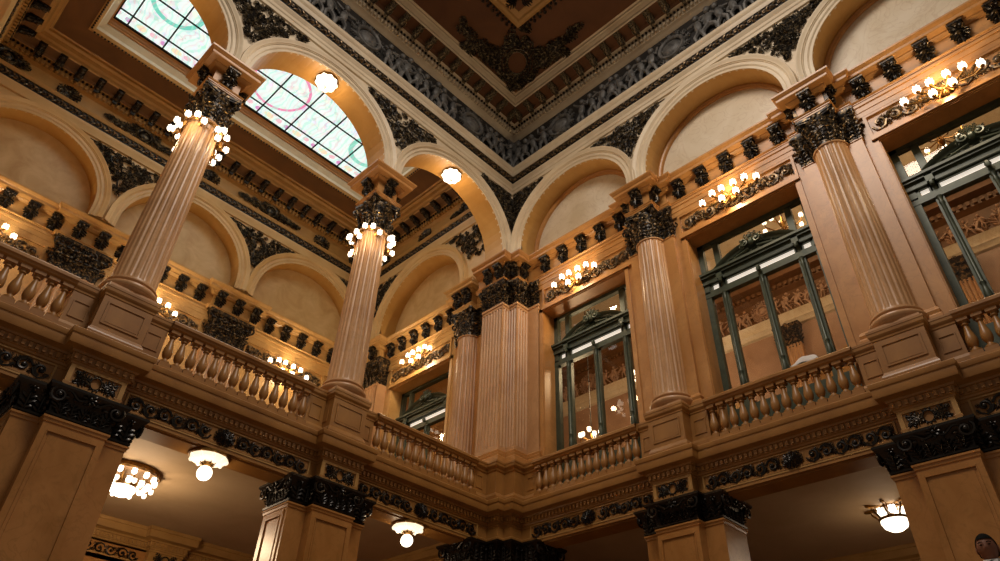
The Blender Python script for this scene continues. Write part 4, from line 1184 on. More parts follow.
    for a, b in ((-h + 0.13, -mu - 0.04), (-mu + 0.04, mu - 0.04), (mu + 0.04, h - 0.13)):
        g.box(c + a, c + b, y0, y1, 11.42, 11.47); g.box(c + a, c + b, y0, y1, 11.63, 11.68)
        g.box(c + a, c + a + 0.06, y0, y1, 11.42, 11.68); g.box(c + b - 0.06, c + b, y0, y1, 11.42, 11.68)
    put(g, 'transom_frame', 'green_metal', flat=True)
    return root
for i, (a, b) in enumerate(WIN_R): window(i + 1, (a + b) / 2, b - a, to_right, 0)

# ---- gallery behind the colonnade ---------------------------------------------------------------------
FY = -7.4
def to_far(x, y, z): return (x, y + FY, z)
def to_end(x, y, z): return (y, x, z)
# end wall (continues the right wall past the corner)
storey_wall('wall_gallery_end', to_end, -8.0, -0.8, [(-5.75, -2.98)], mat='gallery_stone')
window(4, -4.365, 2.77, to_end, 0)
UE = (-4.42,)
g = G(); arch_wall(g, [-4.25], -8.0, -0.7, -0.05, 14.87, 17.4, 2.0, 15.15, soffit=0.62); g.xform(to_end); struct(g.build('wall_gallery_end_arch', ['gallery_arch', 'lamplit_soffit_stone'], angle=30))
g = G(); g.box(-8.0, -0.7, -0.85, -0.67, 14.0, 17.5); g.xform(to_end); struct(g.build('wall_gallery_end_lunette', 'gallery_lunette', flat=True))
g = G(); archivolt(g, -4.25, 15.15, 2.0, -0.05, 14.87); g.xform(to_end)
tag(g.build('arch_moulding', 'gallery_arch', angle=35, loc=(-.05, -4.25, 14.87)), 'blind arch on the gallery end wall, seen through the corner arch', 'arch', 'arch mouldings of the gallery')
endpath = [(-8.0, -0.2), (-6.3, -0.2), (-6.3, -0.5), (-2.05 - 0.66, -0.5), (-2.05 - 0.66, -0.4), (-2.05 - 0.378, -0.4), (-2.05 - 0.378, -0.06), (-2.05 + 0.378, -0.06), (-2.05 + 0.378, -0.3), (-1.1, -0.3), (-0.95, -0.3)]
ue2 = upper_entablature('stone cornice with black consoles across the gallery end wall', to_end, RW, endpath, [(-6.0, -0.5), (-5.4, -0.5), (-4.8, -0.5), (-4.2, -0.5), (-3.6, -0.5), (-3.0, -0.5), (-6.65, -0.2), (-2.25, -0.06), (-1.85, -0.06), (-1.3, -0.3)], [-4.42], base=(-4, -0.5), seed=31, mat='gallery_stone')
pilaster_back('p', 'plain pilaster beside the half column on the gallery end wall', to_end, -2.05, hw=0.6)
# far wall
storey_wall('wall_gallery_far', to_far, -1.2, 14.2, [], mat='gallery_stone')
g = G(); arch_wall(g, LB, -0.7, 13.5, -0.05, 14.87, 17.4, 1.88, 15.2, soffit=0.5); g.xform(to_far); struct(g.build('wall_gallery_far_arches', ['gallery_arch', 'lamplit_soffit_stone'], angle=30))
g = G(); g.box(-1.2, 14.2, -0.8, -0.55, 14.0, 17.5); g.xform(to_far); struct(g.build('wall_gallery_far_lunettes', 'gallery_lunette', flat=True))
for c, lb in zip(LB, ('blind arch on the gallery far wall, partly hidden by the middle column', 'blind arch on the gallery far wall between the two columns', 'blind arch on the gallery far wall at the left edge')):
    g = G(); archivolt(g, c, 15.2, 1.88, -0.05, 14.87); g.xform(to_far); tag(g.build('arch_moulding', 'gallery_arch', angle=35, loc=(c, FY, 14.87)), lb, 'arch', 'arch mouldings of the gallery')
    g = G()
fp = []
for c in (LCOLS[0], LCOLS[1]): fp += [(c - 0.8, -0.5), (c - 0.8, -0.34), (c + 0.8, -0.34), (c + 0.8, -0.5)]
fpath = [(-0.7, -0.2), (0.2, -0.2), (0.2, -0.5)] + fp + [(12.6, -0.5), (12.6, -0.34), (13.5, -0.34)]
consf = []
u = 0.7
for i in range(21):
    d = -0.5
    if any(abs(u - c) < 0.75 for c in LCOLS[:2]): d = -0.34
    if u < 12.9: consf.append((u, d))
    u += 0.61
ue3 = upper_entablature('long stone cornice with black consoles and scroll panels on the gallery far wall', to_far, 0, fpath, consf, LB, base=(6, -0.5), seed=41, mat='gallery_stone')
def gal_pilaster(tf, c, label, d1=-0.36, hw=0.6, fl=8):
    loc = tf(c, d1, ZF); t = thing('gallery_pilaster', label, 'pilaster', loc, 0, 'fluted pilasters of the gallery'); inv = -Vector(loc)
    g = G(); pth = [(c - hw, -0.6), (c - hw, d1 - .03), (c + hw, d1 - .03), (c + hw, -0.6)]
    g.sweep(pth, [(0.05, ZF), (0.05, 8.5), (0.03, 8.8), (0, 8.85), (0, 13.1)], side=-1)
    fluted_face(g, c - hw, c + hw, d1, 8.9, 13.0, fl); g.box(c - hw, c + hw, d1 - .05, d1, 13.0, 13.1)
    g.xform(tf); o = g.build('shaft', 'shaft_marble', t, angle=20); o.location = inv
    g = G(); pth = [(c - hw, -0.6), (c - hw, d1), (c + hw, d1), (c + hw, -0.6)]
    g.sweep(pth, [(0.0, 13.1), (0.0, 13.5), (0.05, 13.75), (0.12, 13.88), (0.14, 13.9), (0.14, 14.0), (-.1, 14.0)], side=-1)
    for k in range(5): acanthus(g, (c - hw + 0.12 + k * (2 * hw - .24) / 4, d1, 13.12), (0, 1), 0.38, 0.26, 0.12)
    for k in range(6): acanthus(g, (c - hw + 0.03 + k * (2 * hw - .06) / 5, d1, 13.32), (0, 1), 0.42, 0.24, 0.15)
    for sd in (-1, 1):
        volute3(g, (c + sd * (hw + 0.06), d1 + 0.1, 13.75), (sd, 1), 0.15, 0.036)
        spiral(g, c + sd * 0.25, 13.75, 0.13, PI / 2, 1.4, -sd, d1 + 0.14, 0.028)
        acanthus(g, (c + sd * hw, d1 - 0.1, 13.12), (sd, 0), 0.4, 0.22, 0.12)
    rosette(g, c, 13.85, 0.12, d1 + 0.14)
    for k in range(24):
        g.ell((c + rnd.uniform(-hw, hw), d1 + 0.1, rnd.uniform(13.45, 13.85)), (rnd.uniform(-1, 1), .2, rnd.uniform(-1, 1)), 0.07, 0.028)
    g.xform(tf); o = g.build('capital', 'cap_bronze', t, angle=50); o.location = inv
gal_pilaster(to_far, LCOLS[0], 'black capped gallery pilaster seen above the balustrade between the columns')
gal_pilaster(to_far, LCOLS[1], 'black capped gallery pilaster seen just left of the left column')
gal_pilaster(to_far, -0.15, 'fluted pilaster with black capital in the gallery corner, just right of the middle column', d1=-0.2, hw=0.38, fl=5)
gal_pilaster(to_end, -6.6, 'fluted pilaster with black capital on the end wall next to the gallery corner', d1=-0.15, hw=0.5, fl=6)
# the gallery's upper zone
ZG = 17.38
GA = [(0.0, ZG - 0.02), (0.05, ZG), (0.07, ZG + 0.1), (0.1, ZG + 0.16), (0.12, ZG + 0.24), (0.12, ZG + 0.27)]
GBAND = [(0.09, ZG + 0.27), (0.09, ZG + 0.57)]
GB = [(0.12, ZG + 0.57), (0.15, ZG + 0.63), (0.17, ZG + 0.68), (0.03, ZG + 0.7), (0.03, ZG + 1.22), (0.1, ZG + 1.26), (0.14, ZG + 1.27), (0.14, ZG + 1.42), (0.17, ZG + 1.44), (0.17, ZG + 1.53), (0.26, ZG + 1.55)]
GS = [(0.26, ZG + 1.55), (0.34, ZG + 1.59), (0.62, ZG + 1.62)]
GC = [(0.62, ZG + 1.62), (0.66, ZG + 1.64), (0.66, ZG + 1.75), (0.72, ZG + 1.8), (0.76, ZG + 1.92), (0.84, ZG + 1.96), (0.84, ZG + 2.05), (0.9, ZG + 2.07)]
def cartouche(g, c, zc, w, h, y, rnd):
    g.lathe([(h * 0.26, 0.0), (h * 0.26, 0.07), (h * 0.33, 0.1), (h * 0.38, 0.05), (h * 0.38, 0)], 20, (c, y, zc), axis='y')
    g.ell((c, y + .01, zc), (0, 1, 0), 0.09, h * 0.24, h * 0.24, 10, 6)
    for k in range(14):
        a = 2 * PI * k / 14; leaf(g, c + h * 0.34 * math.cos(a), zc + h * 0.34 * math.sin(a), a + 0.4, h * 0.24, h * 0.18, y + 0.03, 3)
    for sd in (-1, 1):
        x = h * 0.5
        while x < w / 2:
            f = 1 - 0.55 * x / (w / 2)
            leaf(g, c + sd * x, zc, (0 if sd > 0 else PI) + rnd.uniform(-.7, .7), h * 0.4 * f, h * 0.3 * f, y + 0.02, 4)
            spiral(g, c + sd * x, zc + rnd.choice((-1, 1)) * h * 0.13 * f, h * 0.16 * f, rnd.uniform(0, 6), 1.2, sd, y + 0.01, 0.02, 4, 10)
            leaf(g, c + sd * x, zc + rnd.uniform(-.1, .1) * h, rnd.uniform(0, 6.3), h * 0.4 * f, h * 0.3 * f, y + 0.04, 4); x += h * 0.17
def gallery_upper(label, pts, n0, n1, u0, u1, tf, rz, carts, seed, u_of):
    t = thing('gallery_entablature', label, 'entablature', (pts[0][0], pts[0][1], ZG)); inv = -Vector(t.location); r3 = random.Random(seed)
    def put(g, name, mat, **k):
        o = g.build(name, mat, t, **k); o.location = inv; return o
    g = G(); g.sweep(pts, GA, n0, n1); put(g, 'architrave', 'gallery_arch', angle=30)
    g = G(); g.sweep(pts, GBAND, n0, n1); put(g, 'band_ground', 'band_brown', flat=True)
    g = G(); g.sweep(pts, GB, n0, n1); dentils(g, pts, 0.14, ZG + 1.29, ZG + 1.41, 0.075, 0.06, 0.09); put(g, 'frieze', 'cornice_stone', angle=30)
    g = G(); beadrow(g, pts[0], pts[1], 0.21, ZG + 1.49, 0.045, 0.12); put(g, 'bead_row', 'bronze')['kind'] = 'stuff'
    g = G(); g.sweep(pts, GS, n0, n1); put(g, 'soffit', 'gallery_ceiling_paint', flat=True)
    g = G(); g.sweep(pts, GC, n0, n1); put(g, 'crown_moulding', 'cornice_stone', angle=30)
    g = G(); scroll_band(g, u0, u1, ZG + 0.42, 0.30, 0.07, r3); g.xform(tf); put(g, 'leaf_band', 'scroll_gilt')
    for c, w in carts:
        g = G()
        if w > 1: cartouche(g, c, ZG + 0.97, w, 0.72, 0.0, r3)
        else:
            rosette(g, c, ZG + 0.96, 0.16, 0.03)
            for k in range(10): leaf(g, c, ZG + 0.96, 2 * PI * k / 10 + .3, 0.34 if abs(math.cos(2 * PI * k / 10 + .3)) > .6 else 0.26, 0.2, 0.01, 4)
        g.xform(tf); put(g, 'cartouche' if w > 1 else 'leaf_boss', 'spandrel_bronze')
    u = u0 + 0.6
    while u < u1 - 0.3:
        modillion(t, Vector(tf(u, -0.05 + 0.28, ZG + 1.6)) + inv, rz, 'bronze'); u += 0.56
gallery_upper('dark banded gallery cornice with black cartouches above the far wall arches', [(13.3, FY - 0.05), (-0.05, FY - 0.05)], (-1, 0), (1, 0), 0.0, 13.1, to_far, 0,
              [(0.75, 0.5), (2.25 + 2.2, 2.4), (2.3, 0.5), (6.7, 0.5), (8.95, 2.4), (11.2, 0.5), (12.9, 1.2)], 51, None)
gallery_upper('dark banded gallery cornice above the end wall arch', [(-0.05, FY - 0.05), (-0.05, -0.77)], (0, 1), (0, -1), FY + 0.1, -0.8, to_end, RW, [(-4.3, 0.5), (-6.6, 0.5), (-2.1, 1.6)], 52, None)
gallery_upper('gallery cornice of the near end wall, cut by the upper left corner', [(13.3, -0.77), (13.3, FY - 0.05)], (0, -1), (0, 1), FY + 0.1, -0.8, lambda x, y, z: (13.25 - y, x, z), PI / 2, [(-4.3, 2.0)], 53, None)
g = G(); g.box(13.25, 13.8, FY - 0.6, -0.72, ZF, 19.7); struct(g.build('wall_gallery_near_end', 'wall_marble', flat=True))
g = G(); g.box(-0.9, 13.8, FY - 0.8, FY - 0.05, ZG, 19.7); struct(g.build('wall_gallery_far_top', 'cornice_stone', flat=True))
g = G(); g.box(-0.9, -0.05, FY - 0.5, -0.7, ZG, 19.7); struct(g.build('wall_gallery_end_top', 'cornice_stone', flat=True))
# spandrels of the gallery
r2 = random.Random(13)
for tf, c, lb, sides in ((to_far, LCOLS[0], 'black leaf relief in the gallery spandrel left of the middle column', (-1, 1)), (to_far, LCOLS[1], 'black leaf relief in the gallery spandrel behind the left column', (-1, 1)),
                  (to_end, -1.9, 'black leaf relief in the end wall spandrel beside the corner arch', (-1, 1)), (to_end, -6.6, 'black leaf relief in the end wall spandrel just right of the middle column', (1, -1)),
                  (to_far, 0.0, 'black leaf relief in the far wall spandrel at the gallery corner', (1,))):
    g = G(); spandrel(g, c, (2.35, 9.0) if c == -1.9 else ((9.0, 2.35) if c == -6.6 else 2.3), 15.15, 2.36 if c < -1 else 2.24, ZG - 0.03, -0.03, r2, sides=sides)
    g.xform(tf); tag(g.build('spandrel_ornament', 'spandrel_bronze', loc=tf(c, -0.05, 16.5)), lb, 'relief ornament', 'spandrel ornaments')

# gallery ceiling with the stained-glass skylight
SX0, SX1, SY0, SY1 = 2.0, 11.36, -5.32, -2.3
ZC = 19.45
g = G()
ox0, ox1, oy0, oy1 = SX0 - 0.2, SX1 + 0.2, SY0 - 0.35, SY1 + 0.3
g.box(-0.9, ox0, -7.9, -0.7, ZC, ZC + 0.1); g.box(ox1, 13.8, -7.9, -0.7, ZC, ZC + 0.1); g.box(ox0, ox1, -7.9, oy0, ZC, ZC + 0.1); g.box(ox0, ox1, oy1, -0.7, ZC, ZC + 0.1)
struct(g.build('ceiling_gallery', 'gallery_ceiling_paint', flat=True))
sk = thing('stained_glass_skylight', 'long leaded stained glass skylight glowing white in the gallery ceiling', 'skylight', (6.68, -3.81, ZC)); inv = -Vector(sk.location)
def skp(g, name, mat, **k):
    o = g.build(name, mat, sk, **k); o.location = inv; return o
g = G(); rect = [(ox0, oy0), (ox1, oy0), (ox1, oy1), (ox0, oy1)]
g.sweep(rect, [(0.12, ZC), (0.12, ZC - 0.06), (0.04, ZC - 0.08), (0.0, ZC - 0.04), (-0.03, ZC)], closed=True); skp(g, 'outer_moulding', 'cornice_stone', angle=30)
g = G(); beads = G()
for a, b in zip(rect, rect[1:] + rect[:1]): beadrow(beads, a, b, 0.06, ZC - 0.09, 0.035, 0.1)
skp(beads, 'bead_row', 'bronze')['kind'] = 'stuff'
g = G(); g.sweep(rect, [(-0.03, ZC), (-0.05, ZC + 0.1), (-0.18, ZC + 0.2), (-0.18, ZC + 0.26)], closed=True); skp(g, 'cove', 'cream_paint', angle=30)
g = G(); rect2 = [(SX0 - .04, SY0 - .1), (SX1 + .04, SY0 - .1), (SX1 + .04, SY1 + .1), (SX0 - .04, SY1 + .1)]
g.sweep(rect2, [(0.12, ZC + 0.24), (0.1, ZC + 0.3), (0.02, ZC + 0.36), (0.0, ZC + 0.42), (-0.06, ZC + 0.46)], closed=True)
g.box(ox0 + .1, ox1 - .1, oy0 + .2, SY0 - .1, ZC + 0.25, ZC + 0.28)
skp(g, 'inner_moulding', 'wall_marble', angle=30)
zg = ZC + 0.5
g = G(); g.box(SX0 - .1, SX1 + .1, SY0 - .1, SY1 + .1, zg, zg + 0.02)
o = g.build('glass_panel', 'stained_glass', sk, flat=True, loc=(6.68, -3.81, zg)); o.location = (0, 0, 0.5)
g = G()
xs = [10.95 - 1.07 * k for k in range(9)]
for x in xs: g.box(x - 0.022, x + 0.022, SY0 - .08, SY1 + .08, zg - 0.03, zg + 0.01)
for y in (-4.9, -3.83, -2.76): g.box(SX0 - .08, SX1 + .08, y - 0.022, y + 0.022, zg - 0.03, zg + 0.01)
for x in (SX0, SX1): g.box(x - 0.06, x + 0.03, SY0 - .08, SY1 + .08, zg - 0.03, zg + 0.01)
for y in (SY0, SY1): g.box(SX0 - .08, SX1 + .08, y - 0.05, y + 0.03, zg - 0.03, zg + 0.01)
skp(g, 'lead_bars', 'lead', flat=True)

# ---- hall ceiling -----------------------------------------------------------------------------------
ZH = 20.76
g = G(); g.box(-0.9, 14.2, -0.7, 14.2, ZH, ZH + 0.1); struct(g.build('ceiling', 'ceiling_paint', flat=True))
t = thing('ceiling_coffer', 'gilded diamond-like corner of a moulded ceiling coffer at the top centre', 'ceiling coffer', (7.4, 7.4, ZH)); inv = -Vector(t.location)
rect = [(2.75, 2.72), (12.1, 2.72), (12.1, 12.1), (2.75, 12.1)]
g = G(); g.sweep(rect, [(0.0, ZH), (0.0, ZH - 0.08), (-0.08, ZH - 0.12), (-0.16, ZH - 0.1), (-0.2, ZH - 0.04), (-0.34, ZH - 0.02), (-0.36, ZH)], closed=True)
o = g.build('frame', 'cornice_stone', t, angle=30); o.location = inv
g = G()
for a, b in zip(rect, rect[1:] + rect[:1]): beadrow(g, a, b, 0.07, ZH - 0.05, 0.05, 0.13); beadrow(g, a, b, 0.18, ZH - 0.02, 0.06, 0.2)
o = g.build('bead_border', 'bronze', t); o.location = inv; o['kind'] = 'stuff'
g = G(); r3 = random.Random(77)
for k in range(40):
    u = 0.5 + k * 0.22
    for hz in (0, 1):
        q = G(); leaf(q, 0, 0, r3.uniform(0, 6.3), 0.3, 0.2, 0.02, 4); spiral(q, 0.1, 0.1, 0.1, 0, 1.2, 1, 0.02, 0.02)
        if hz: q.xform(lambda x, y, z: (2.75 + u + x, 3.35 + z, ZH - y))
        else: q.xform(lambda x, y, z: (3.4 + x, 2.72 + u + z, ZH - y))
        g.add(q.v, q.f)
o = g.build('inner_foliage', 'bronze', t); o.location = inv
# corner cartouche painted/carved on the ceiling
g = G()
# local: a = along the diagonal away from the corner, b = across
def diag(a, b, z): return (a * 0.7071 - b * 0.7071, a * 0.7071 + b * 0.7071, z)
q = G(); A0 = 2.62
ring = [(0.32 * math.cos(s), 0, A0 + 0.42 * math.sin(s)) for s in [2 * PI * i / 28 for i in range(29)]]
q.tube(ring, 0.04, 6); q.tube([(x * 1.35, y + .03, A0 + (z - A0) * 1.28) for x, y, z in ring], 0.035, 6)
for k in range(24):
    s = 2 * PI * k / 24; leaf(q, 0.5 * math.cos(s), A0 + 0.6 * math.sin(s), s + 0.5, 0.26, 0.16, 0.03, 4)
    q.sph((0.37 * math.cos(s), 0.03, A0 + 0.48 * math.sin(s)), 0.03, 5, 4)
for sd in (-1, 1):
    spiral(q, sd * 0.3, A0 + 0.7, 0.16, 0, 1.4, sd, 0.05, 0.04); spiral(q, sd * 0.4, A0 - 0.5, 0.16, 0, 1.4, -sd, 0.05, 0.04)
    for k in range(34):
        tt = k / 33
        leaf(q, sd * (0.68 + 0.75 * tt) + r3.uniform(-.14, .14), A0 + 0.1 + 0.6 * tt + r3.uniform(-.26, .26) * (1 - tt * .5), r3.uniform(0, 6.3), 0.3, 0.2, 0.03, 4)
    for k in range(9):
        leaf(q, sd * (1.3 + 0.05 * k), A0 + 0.7 + 0.07 * k, (0.9 if sd > 0 else PI - 0.9) + r3.uniform(-.8, .8), 0.32, 0.15, 0.03, 4)
for k in range(10): leaf(q, r3.uniform(-.3, .3), A0 - 0.95 + 0.1 * r3.random() + k * 0.035, r3.uniform(0, 6.3), 0.25, 0.2, 0.03, 4)
for k in range(8): leaf(q, r3.uniform(-.25, .25), A0 + 0.7 + k * 0.07, r3.uniform(0, 6.3), 0.25, 0.2, 0.03, 4)
rr_ = [(sd * (0.55 + 0.04 * math.sin(k)), 0.03, A0 - 0.5 + 0.1 * k) for sd in (-1, 1) for k in range(11)]
for p_ in rr_: q.sph(p_, 0.035, 6, 4)
for x, y, z in q.v: g.v.append(diag(z, x, ZH - 0.02 - y))
g.f = q.f; g.mi = q.mi
tag(g.build('ceiling_cartouche', 'spandrel_bronze', loc=(A0 * .7071, A0 * .7071, ZH)), 'dark oval cartouche with foliage wings on the brown ceiling above the hall corner', 'cartouche')

# ---- lamps --------------------------------------------------------------------------------------------
def bulb_mesh():
    g = G(); g.sph((0, 0, 0), 0.062, 14, 10)
    for k in range(6):
        a = 2 * PI * k / 6; g.ell((0.035 * math.cos(a), 0.035 * math.sin(a), 0.05), (math.cos(a), math.sin(a), 1), 0.03, 0.018)
    return g
BULB = None
def bulb(parent, loc, s=1.0):
    global BULB
    if BULB is None: BULB = bulb_mesh().build('globe', 'lit_bulb', parent); o = BULB
    else: o = BULB.copy(); COL.objects.link(o); o.parent = parent
    o.location = loc; o.scale = (s, s, s); return o
SCB = [(-0.68, -0.02), (-0.42, 0.14), (-0.14, 0.16), (0.16, 0.17), (0.40, 0.16), (0.68, 0.02), (-0.16, -0.12), (0.2, -0.14)]
def sconce(loc, rz, label, power=72):
    t = thing('wall_sconce', label, 'wall lamp', loc, rz, 'branched bronze wall lamps')
    g = G(); g.ell((0, 0.03, 0), (0, 1, 0), 0.06, 0.16, 0.12); rosette(g, 0, 0, 0.14, 0.06)
    for (x, z) in SCB:
        g.tube([(0, 0.06, 0), (x * 0.35, 0.12, z * 0.2 - 0.06), (x * 0.75, 0.17, z - 0.12), (x, 0.19, z - 0.05)], [0.022, 0.018, 0.014, 0.02], 6)
        g.lathe([(0.01, -0.05), (0.035, -0.045), (0.045, -0.02)], 8, (x, 0.2, z - 0.01))
        leaf(g, x * 0.6, z * 0.5 - 0.05, math.atan2(z, x), 0.16, 0.09, 0.13, 3)
    g.build('arms', 'brass', t)
    for (x, z) in SCB: bulb(t, (x, 0.2, z + 0.03), 1.2)
    point('lamp_light', (0, 0.42, 0.0), power, WARM, 0.12, t)
    return t
SC_D = -0.5
sconce((SC_D, 2.05, 13.28), RW, 'branched wall lamp with eight globes above the first window right of the corner')
sconce((SC_D, 6.62, 13.36), RW, 'branched wall lamp with eight globes above the middle window of the right wall')
sconce((SC_D, 11.12, 13.2), RW, 'branched wall lamp with eight globes above the right edge window')
sconce((SC_D, -4.4, 13.45), RW, 'branched wall lamp above the small green window in the gallery')
sconce((2.22, FY - 0.5 + 0.05, 13.08), 0, 'branched wall lamp on the gallery far wall just left of the middle column')
sconce((6.78, FY - 0.5 + 0.05, 13.2), 0, 'branched wall lamp on the gallery far wall just right of the left column')
sconce((11.18, FY - 0.5 + 0.05, 13.3), 0, 'branched wall lamp on the gallery far wall at the left edge')

def ring_light(loc, label):
    t = thing('column_globe_ring', label, 'lamp', loc, 0, 'globe rings on the columns')
    g = G(); n = 40
    ring = [(0.42 * math.cos(2 * PI * i / n), 0.42 * math.sin(2 * PI * i / n), 0.05) for i in range(n + 1)]
    g.tube(ring, 0.025, 6)
    pos = []
    for k in range(8):
        a = 2 * PI * k / 8 + PI / 8
        for (ra, da, z) in (((0.52, -0.2, 0.06), (0.56, 0.12, -0.12)) if k % 2 else ((0.56, -0.12, -0.12), (0.52, 0.2, 0.06), (0.53, 0.04, -0.27))):
            p = (ra * math.cos(a + da), ra * math.sin(a + da), z); pos.append(p)
            g.tube([(0.42 * math.cos(a), 0.42 * math.sin(a), 0.05), (0.48 * math.cos(a + da * .6), 0.48 * math.sin(a + da * .6), z - 0.08), (p[0], p[1], z - 0.06)], 0.016, 5)
        leaf_c = (0.43 * math.cos(a), 0.43 * math.sin(a), -0.05)
        g.ell(leaf_c, (0, 0, 1), 0.12, 0.05, 0.03)
    g.build('ring', 'brass', t)
    for p in pos: bulb(t, p, 1.0)
    for k in range(4):
        a = PI / 4 + k * PI / 2 + 0.1
        point('lamp_light', (0.7 * math.cos(a), 0.7 * math.sin(a), -0.1), 17, WARM, 0.08, t)
    return t
ring_light((LCOLS[0], -0.44, 12.86), 'ring of white globe lamps under the capital of the middle column')
ring_light((LCOLS[1], -0.44, 12.86), 'ring of white globe lamps under the capital of the left column')

def bowl_light(loc, label, power=30):
    t = thing('arch_bowl_light', label, 'ceiling lamp', loc, 0, 'lamps at the arch crowns')
    g = G(); g.lathe([(0.30, 0.0), (0.30, -0.03), (0.26, -0.05), (0.0, -0.05)], 24); g.build('base_plate', 'brass', t)
    g = G(); n = 36; vs = []; rows = [(0.27, -0.04), (0.28, -0.08), (0.24, -0.16), (0.15, -0.22), (0.05, -0.24)]
    for r, z in rows:
        for i in range(n): 
            a = 2 * PI * i / n; q = r * (1 + 0.07 * math.cos(9 * a)); vs.append((q * math.cos(a), q * math.sin(a), z))
    g.add(vs, [(j * n + i, j * n + (i + 1) % n, (j + 1) * n + (i + 1) % n, (j + 1) * n + i) for j in range(len(rows) - 1) for i in range(n)] + [tuple((len(rows) - 1) * n + i for i in range(n))])
    g.build('shade', 'lit_bulb', t)
    g = G()
    for k in range(3):
        a = 2 * PI * k / 3 + .3; g.tube([(0, 0, -0.25), (0.06 * math.cos(a), 0.06 * math.sin(a), -0.25), (0.13 * math.cos(a), 0.13 * math.sin(a), -0.235)], [0.02, 0.018, 0.008], 5)
    g.sph((0, 0, -0.265), 0.03, 8, 6); g.build('finial', 'bronze', t)
    point('lamp_light', (0, 0, -0.36), power, (1.0, 0.7, 0.4), 0.15, t)
bowl_light((LB[1], -0.41, ZL_ + RL_), 'fluted white bowl lamp at the crown of the arch between the columns')
bowl_light((LB[0] - 0.05, -0.41, ZL_ + RL_), 'fluted white bowl lamp at the crown of the corner arch')
bowl_light((LB[2], -0.41, ZL_ + RL_), 'fluted white bowl lamp at the crown of the leftmost arch')

def soffit_light(loc, label):
    t = thing('soffit_globe_light', label, 'ceiling lamp', loc, 0, 'globe lamps under the beams')
    g = G(); g.lathe([(0.34, 0.0), (0.34, -0.03), (0.31, -0.045), (0.0, -0.045)], 28); g.build('base_plate', 'brass', t)
    g = G(); g.lathe([(0.31, -0.04), (0.29, -0.09), (0.2, -0.12), (0.08, -0.13), (0.0, -0.13)], 28)
    for k in range(9):
        a = 2 * PI * k / 9; g.ell((0.28 * math.cos(a), 0.28 * math.sin(a), -0.07), (math.cos(a), math.sin(a), -0.1), 0.05, 0.05, 0.02, 8, 5)
    g.build('glass_dish', 'lit_glass', t)
    g = G()
    for k in range(8):
        a = 2 * PI * k / 8; g.tube([(0.05 * math.cos(a), 0.05 * math.sin(a), -0.12), (0.11 * math.cos(a), 0.11 * math.sin(a), -0.16), (0.14 * math.cos(a), 0.14 * math.sin(a), -0.13)], [0.02, 0.016, 0.006], 5)
    g.lathe([(0.09, -0.13), (0.1, -0.17), (0.07, -0.2)], 16); g.build('crown', 'brass', t)
    g = G(); g.sph((0, 0, -0.31), 0.125, 24, 16); g.build('globe', 'lit_bulb', t)
    point('lamp_light', (0, -0.3, -0.35), 9, WARM, 0.1, t)
soffit_light((6.74, -0.46, 6.545), 'round globe lamp hanging under the beam between the left piers')
soffit_light((2.33, -0.46, 6.545), 'round globe lamp hanging under the beam left of the corner pier')

t = thing('ceiling_chandelier', 'wide crystal chandelier with clustered glowing shades on the salon ceiling at lower left', 'chandelier', (6.85, -3.95, 7.18))
g = G(); g.lathe([(0.62, 0.0), (0.62, -0.05), (0.56, -0.1), (0.5, -0.1), (0.0, -0.06)], 40); 
for k in range(24):
    a = 2 * PI * k / 24; g.ell((0.6 * math.cos(a), 0.6 * math.sin(a), -0.07), (-math.sin(a), math.cos(a), 0), 0.07, 0.03)
g.build('canopy', 'brass', t)
for rr, n, z, s in ((0.54, 13, -0.17, 0.9), (0.40, 9, -0.30, 0.95), (0.52, 10, -0.34, 0.72)):
    for k in range(n):
        a = 2 * PI * (k + (0.5 if z < -0.3 else 0)) / n; bulb(t, (rr * math.cos(a), rr * math.sin(a), z), s)
g = G(); g.lathe([(0.24, -0.34), (0.24, -0.40), (0.19, -0.47), (0.1, -0.51), (0.0, -0.53)], 28); g.build('bowl', 'lit_bulb', t)
g = G()
for k in range(12):
    a = 2 * PI * k / 12; g.tube([(0.5 * math.cos(a), 0.5 * math.sin(a), -0.08), (0.42 * math.cos(a), 0.42 * math.sin(a), -0.2), (0.3 * math.cos(a), 0.3 * math.sin(a), -0.31)], 0.015, 5)
g.build('arms', 'brass', t)
point('lamp_light', (0, 0, -0.8), 105, (1.0, 0.72, 0.44), 0.3, t)

t = thing('ceiling_pendant', 'brass basket ceiling lamp with glowing glass bowl at the lower right', 'ceiling lamp', (-3.85, 6.93, 6.98))
g = G()
for k in range(8):
    a = 2 * PI * k / 8; ca, sa = math.cos(a), math.sin(a)
    g.tube([(0.12 * ca, 0.12 * sa, 0.0), (0.4 * ca, 0.4 * sa, -0.03), (0.38 * ca, 0.38 * sa, -0.1), (0.28 * ca, 0.28 * sa, -0.2), (0.26 * ca, 0.26 * sa, -0.26)], 0.022, 5)
    g.ell((0.42 * ca, 0.42 * sa, -0.03), (ca, sa, 0), 0.1, 0.04)
g.lathe([(0.27, -0.24), (0.28, -0.27), (0.26, -0.29)], 28); g.lathe([(0.18, 0), (0.18, -0.04), (0.1, -0.06)], 20)
g.build('basket', 'brass', t)
g = G(); g.lathe([(0.25, -0.27), (0.25, -0.33), (0.21, -0.42), (0.12, -0.48), (0.0, -0.5)], 28); g.build('bowl', 'lit_bulb', t)
for k in range(5):
    a = 2 * PI * k / 5 + 0.4; bulb(t, (0.2 * math.cos(a), 0.2 * math.sin(a), -0.13), 1.2)
point('lamp_light', (0.0, 0, -0.62), 14, (1.0, 0.72, 0.44), 0.2, t)

